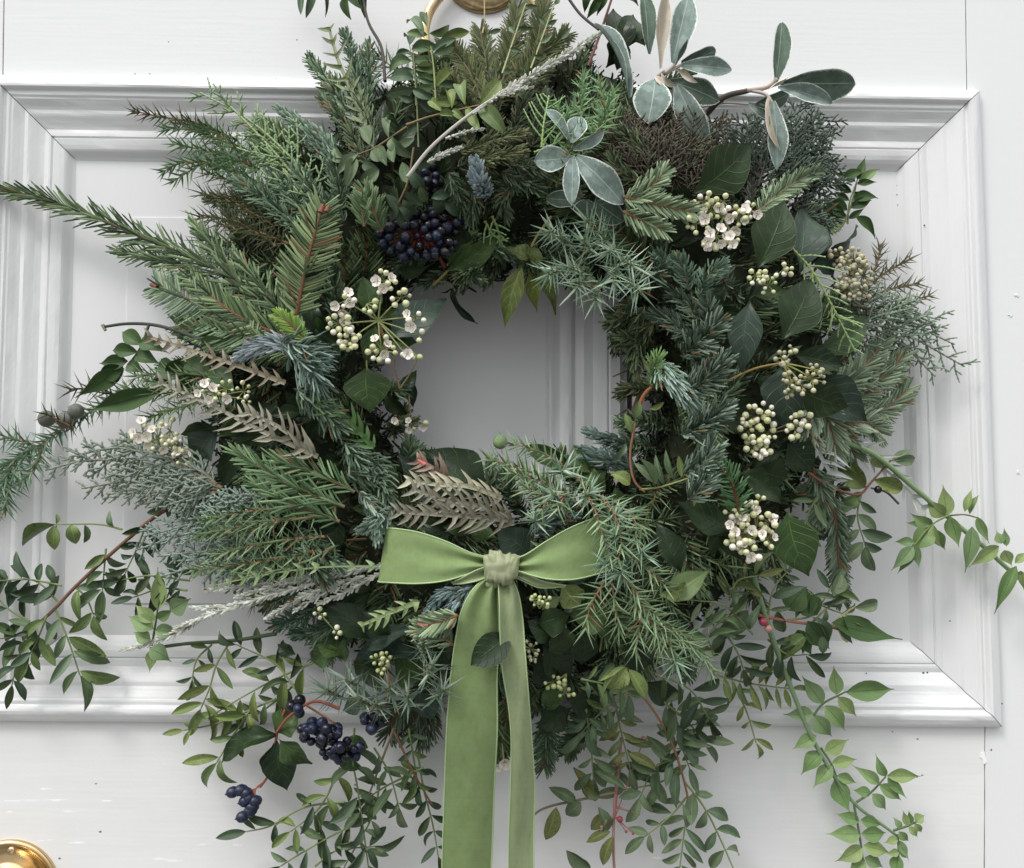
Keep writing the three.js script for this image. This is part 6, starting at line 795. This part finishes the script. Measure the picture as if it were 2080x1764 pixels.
umbel(sp('viburnum_flower_sprig', 'loose green buds lower right of the narrow tail', 40), [1150, 1370], [[1122, 1386, 6, 0, 16], [1148, 1408, 6, 0, 18], [1140, 1388, 3, 0, 12]], { mats: budGreen, br: 4.8 }).done();
needled('juniper_sprig', 'juniRed', 'long juniper sprays with red stems hanging right of the tails', 0, [[[1240, 1150, 320], [1290, 1200, 310], [1340, 1260, 290], [1420, 1330, 250]], [[1290, 1210, 310], [1330, 1280, 290], [1345, 1330, 270]], [[1240, 1170, 310], [1250, 1230, 300], [1260, 1290, 280]], [[1230, 1180, 300], [1200, 1230, 300], [1190, 1280, 290]], [[1320, 1250, 290], [1360, 1310, 280], [1380, 1350, 260]], [[1360, 1270, 270], [1410, 1310, 250], [1450, 1370, 220]], [[1280, 1200, 300], [1300, 1250, 300], [1290, 1330, 270]], [[1270, 1120, 310], [1320, 1160, 300], [1360, 1200, 280]]], { len: 54, step: 14 }).done();
needled('juniper_sprig', 'juniBlue', 'starry juniper tips beside the right loop of the bow', 0, [[[1230, 1140, 310], [1226, 1146, 344]], [[1265, 1160, 310], [1260, 1166, 344]], [[1300, 1120, 300], [1306, 1124, 326]], [[1250, 1090, 320], [1246, 1086, 346]], [[1370, 1340, 270], [1372, 1350, 290]]], { len: 56, step: 8, sag: 0, c: [[0.14, 0.24, 0.16], [0.42, 0.57, 0.42]] }).done();
needled('fir_sprig', 'nord', null, 0, [[[1110, 1460, 120], [1110, 1510, 90], [1105, 1560, 70]], [[1200, 1420, 140], [1180, 1480, 100], [1150, 1530, 80]]], { c: [[0.04, 0.07, 0.045], [0.12, 0.19, 0.13]], len: 44 }).done();
{ const s = sp('mastic_sprig', 'pale yellow green mastic tuft at the lower right', 0); for (const [a, b, c, d, w] of [[1270, 1355, 1218, 1400, 14], [1272, 1356, 1240, 1405, 34], [1278, 1360, 1316, 1420, 28], [1266, 1352, 1215, 1385, 12], [1276, 1366, 1268, 1410, 22]]) s.leaf('lentisk', [a, b, 250], [c, d, 256], w, { mats: MAT.lentiskPale });
  s.stem([[1272, 1380, 230], [1310, 1420, 190], [1360, 1500, 120], [1388, 1580, 90], [1405, 1660, 80]], 3.2, 2.6, [0.26, 0.15, 0.08]); s.pinna([[1388, 1560, 90], [1340, 1590, 84], [1270, 1604, 80]], { n: 3, len: 60, mats: MAT.lentiskGrey }); s.pinna([[1392, 1590, 88], [1430, 1640, 80], [1470, 1720, 76], [1500, 1790, 76]], { n: 5, len: 56, wr: 0.42, mats: MAT.lentiskGrey, miss: 0 }); s.pinna([[1400, 1640, 80], [1390, 1690, 76], [1380, 1770, 76]], { n: 5, len: 58, wr: 0.3, mats: MAT.lentiskGrey }); s.pinna([[1380, 1540, 96], [1330, 1560, 90], [1300, 1620, 84]], { n: 4, len: 56, mats: MAT.lentiskGrey }); s.pinna([[1370, 1520, 100], [1390, 1480, 110], [1420, 1470, 100]], { n: 3, len: 46, mats: MAT.lentiskGrey }); s.pinna([[1395, 1620, 84], [1360, 1660, 80], [1310, 1700, 76]], { n: 4, len: 50, mats: MAT.lentiskGrey }); s.done(); }
{ const s = sp('mastic_sprig', 'greyish mastic twig with red berries at the bottom right of the tails', 0); s.stem([[1262, 1500, 110], [1256, 1560, 96], [1248, 1640, 84], [1246, 1720, 80], [1250, 1800, 80]], 3.6, 3, [0.36, 0.20, 0.17]).stem([[1252, 1610, 90], [1180, 1625, 80], [1100, 1645, 70], [1070, 1670, 64]], 3, 2, [0.22, 0.17, 0.12]).stem([[1252, 1640, 84], [1300, 1655, 84]], 2.4, 1.6, [0.3, 0.2, 0.16]);
  for (const [a, b, c, d, w] of [[1130, 1640, 1110, 1710, 32], [1170, 1628, 1120, 1600, 24], [1200, 1625, 1170, 1560, 26], [1220, 1620, 1180, 1590, 24], [1235, 1650, 1200, 1690, 26], [1240, 1690, 1190, 1710, 20], [1245, 1700, 1220, 1760, 24], [1180, 1630, 1150, 1660, 30], [1215, 1640, 1240, 1700, 26], [1230, 1600, 1205, 1550, 26], [1200, 1764, 1150, 1730, 30]]) s.leaf('lentisk', [a, b, 84], [c, d, 84], w, { mats: MAT.lentiskBronze });
  for (const [u, v, m, r] of [[1259, 1665, 0, 6.5], [1252, 1552, 1, 6], [1260, 1548, 1, 4], [1308, 1502, 1, 6], [1222, 1680, 1, 3], [1272, 1690, 0, 3], [1286, 1694, 0, 3]]) { s.piece('berry', roundBerry, redBerry[m], P(u, v, 96), V(0, 0.3, 1), S(96) * r); s.stem([[1250, 1660, 86], [u, v, 92]], 1.2, 1, [0.34, 0.14, 0.12], 4); } s.done(); }
const masticRight = [
  [[[1190, 1440, 150], [1200, 1510, 120], [1205, 1580, 90]], 'lentiskGrey', 5, 56, 'bronze green mastic leaves below the wreath right of the tails'],
  [[[1250, 1430, 150], [1260, 1480, 120], [1280, 1560, 96]], 'lentiskBronze', 6, 52, null], 
  [[[1340, 1420, 140], [1400, 1470, 110], [1430, 1510, 90]], 'lentiskGrey', 5, 54, null],  [[[1290, 1400, 170], [1230, 1440, 150], [1180, 1490, 130]], 'lentisk', 6, 58, null],
  [[[1330, 1370, 200], [1400, 1400, 160], [1440, 1460, 110]], 'lentiskDark', 5, 56, null], [[[1180, 1380, 240], [1230, 1390, 230], [1270, 1400, 220]], 'lentisk', 5, 46, null],  [[[1370, 1440, 120], [1380, 1500, 100], [1400, 1560, 90]], 'lentiskGrey', 5, 50, null],
  [[[1450, 1370, 90], [1520, 1388, 76], [1608, 1400, 66]], 'lentiskPale', 8, 40, 'mastic leaf with many narrow leaflets under the wreath at the right'],
  [[[1490, 1388, 80], [1518, 1450, 66], [1536, 1510, 60]], 'lentiskPale', 4, 34, 'small mastic sprig hanging over the lower moulding'],
  [[[1530, 1290, 130], [1470, 1230, 150], [1410, 1220, 160]], 'lentiskGrey', 5, 46, 'grey mastic sprig with pink berries at the lower right'], [[[1560, 1250, 120], [1570, 1200, 124], [1600, 1160, 116]], 'lentiskGrey', 4, 46, null], [[[1600, 1260, 110], [1650, 1250, 100], [1690, 1190, 90]], 'lentisk', 4, 54, null],
  [[[1560, 1300, 110], [1600, 1330, 100], [1640, 1330, 90]], 'lentiskDark', 4, 52, null], [[[1640, 1200, 100], [1670, 1230, 96], [1720, 1250, 90]], 'lentiskGrey', 3, 54, null], [[[1480, 1220, 150], [1500, 1180, 160], [1540, 1170, 160]], 'lentiskBronze', 5, 46, null], [[[1450, 1330, 130], [1440, 1290, 150], [1480, 1250, 150]], 'lentisk', 4, 46, null],
  [[[1470, 1280, 140], [1500, 1330, 110], [1510, 1360, 96]], 'lentiskDark', 4, 50, null], [[[1660, 1010, 140], [1640, 1050, 130], [1640, 1100, 120]], 'lentiskGrey', 5, 44, null],
];
for (const [l, m, n, len, label] of masticRight) sp('mastic_sprig', label, 0).pinna(l, { n, len: len * 1.08, wr: 0.28, mats: MAT[m], ang: 1.05, spread: 0.55 }).done();
{ const s = sp('jasmine_sprig', 'broad pointed jasmine leaves and yellow buds at the lower right', 0); s.stem([[1540, 1250, 140], [1600, 1262, 110], [1700, 1278, 90], [1735, 1295, 86]], 3.6, 2.4, [0.36, 0.14, 0.11]).stem([[1650, 1265, 100], [1690, 1230, 96], [1730, 1222, 90]], 2.4, 1.8, [0.26, 0.28, 0.14]).stem([[1690, 1270, 90], [1725, 1240, 92], [1740, 1232, 92]], 3, 2, [0.5, 0.5, 0.24]).stem([[1690, 1272, 90], [1725, 1276, 92], [1752, 1282, 92]], 3, 2, [0.5, 0.5, 0.24]).stem([[1705, 1280, 90], [1715, 1300, 92], [1722, 1305, 92]], 3, 2, [0.5, 0.5, 0.24]);
  for (const [a, b, c, d, w, m] of [[1690, 1265, 1828, 1304, 52, 0], [1640, 1262, 1690, 1326, 46, 0], [1620, 1280, 1650, 1332, 40, 0], [1735, 1235, 1785, 1222, 26, 2], [1600, 1240, 1640, 1190, 60, 0], [1580, 1240, 1592, 1286, 26, 2], [1660, 1250, 1620, 1200, 50, 0], [1640, 1290, 1580, 1340, 36, 1], [1670, 1290, 1672, 1330, 20, 1], [1690, 1210, 1710, 1165, 30, 2], [1520, 1240, 1460, 1290, 40, 2]]) s.leaf(m ? 'lentisk' : 'jasmine', [a, b, 104], [c, d, 96], w, { mats: [MAT.jasmineDark, MAT.lentisk, MAT.lentiskGrey][m] });
  for (const [u, v, m, r] of [[1551, 1264, 0, 9], [1561, 1278, 1, 8]]) s.piece('berry', roundBerry, redBerry[m], P(u, v, 150), V(0.2, -0.4, 1), S(150) * r, m ? 'pale pink berry' : 'crimson berry'); s.done(); }
{ // the long jasmine vine at the bottom right
  const s = sp('jasmine_sprig', 'long jasmine vine with bright green leaves hanging at the lower right', 0), z = 70, C = [0.17, 0.25, 0.13];
  s.stem([[1530, 1170, 150], [1560, 1270, 130], [1585, 1340, 100], [1612, 1410, 84], [1645, 1490, 74], [1690, 1570, 70], [1738, 1635, 66], [1795, 1678, 60], [1824, 1700, 58]], 6.4, 3, C);
  const st = (l) => s.stem(l.map((q) => [...q, z]), 2.6, 1.6, [0.10, 0.15, 0.07]); st([[1652, 1455], [1672, 1430], [1702, 1414], [1720, 1405]]); st([[1668, 1520], [1690, 1555], [1700, 1580]]); st([[1740, 1630], [1770, 1610], [1800, 1578]]); st([[1735, 1636], [1745, 1690], [1755, 1760], [1758, 1790]]); st([[1815, 1688], [1845, 1678], [1866, 1668]]); st([[1824, 1696], [1826, 1740]]);
  for (const [a, b, c, d, w] of [[1700, 1412, 1693, 1352, 30], [1672, 1430, 1628, 1372, 34], [1718, 1407, 1826, 1402, 42], [1702, 1416, 1742, 1458, 28], [1676, 1434, 1720, 1488, 36], [1652, 1450, 1594, 1453, 32], [1654, 1453, 1692, 1502, 36], [1658, 1495, 1609, 1522, 30], [1676, 1528, 1724, 1502, 32], [1670, 1530, 1625, 1572, 34], [1690, 1552, 1744, 1542, 26], [1690, 1555, 1651, 1600, 32], [1700, 1576, 1742, 1592, 22], [1695, 1584, 1726, 1652, 40], [1800, 1578, 1779, 1534, 20], [1786, 1592, 1735, 1556, 24], [1802, 1577, 1874, 1578, 28], [1803, 1580, 1842, 1622, 20], [1786, 1594, 1834, 1628, 28], [1770, 1612, 1732, 1606, 22], [1772, 1613, 1804, 1648, 26], [1746, 1668, 1698, 1653, 26], [1748, 1666, 1794, 1678, 26], [1748, 1695, 1680, 1694, 34], [1750, 1694, 1806, 1694, 32], [1752, 1720, 1698, 1752, 32], [1754, 1718, 1812, 1734, 30], [1756, 1745, 1722, 1780, 28], [1757, 1742, 1796, 1764, 26], [1830, 1684, 1816, 1660, 14], [1844, 1678, 1834, 1646, 15], [1852, 1674, 1846, 1646, 13], [1860, 1670, 1880, 1656, 22], [1858, 1673, 1874, 1694, 15], [1846, 1680, 1866, 1703, 16], [1826, 1690, 1848, 1712, 18], [1824, 1705, 1796, 1712, 18], [1826, 1708, 1846, 1748, 18], [1826, 1730, 1800, 1736, 16], [1826, 1726, 1846, 1746, 16], [1825, 1738, 1818, 1785, 28]]) s.leaf('jasmine', [a, b, z], [c, d, z + (s.R() - 0.5) * 14], w, { mats: MAT.jasmine, roll: (s.R() - 0.5) * 0.5 }); s.done();
}
{ const s = sp('mastic_sprig', null, 0); for (const [a, b, c, d, w] of [[1420, 1440, 1445, 1470, 34], [1400, 1500, 1440, 1500, 34], [1395, 1480, 1430, 1530, 24], [1390, 1520, 1420, 1560, 26]]) s.leaf('lentisk', [a, b, 100], [c, d, 94], w, { mats: MAT.lentiskGrey }); s.done(); }
sp('viburnum_flower_sprig', 'tiny white flower at the bottom of the wreath between the tails', 0).piece('flower', flowerGeos[0], flowerMat, P(1026, 1552, 110), V(0, -0.4, 1), S(110) * 12).piece('flower', flowerGeos[1], flowerMat, P(1010, 1560, 100), V(-0.3, -0.4, 1), S(110) * 9).stem([[1020, 1500, 100], [1022, 1530, 104], [1024, 1550, 108]], 2.4, 2, [0.3, 0.3, 0.14]).done();
needled('noble_fir_sprig', 'nord', null, 0, [[[1030, 1420, 120], [1028, 1480, 100], [1020, 1540, 90]], [[1000, 1450, 110], [1010, 1500, 100], [1005, 1545, 90]]], { len: 40, c: [[0.05, 0.08, 0.04], [0.16, 0.2, 0.1]] }).done();

scene.updateMatrixWorld(true);
renderer.render(scene, camera);
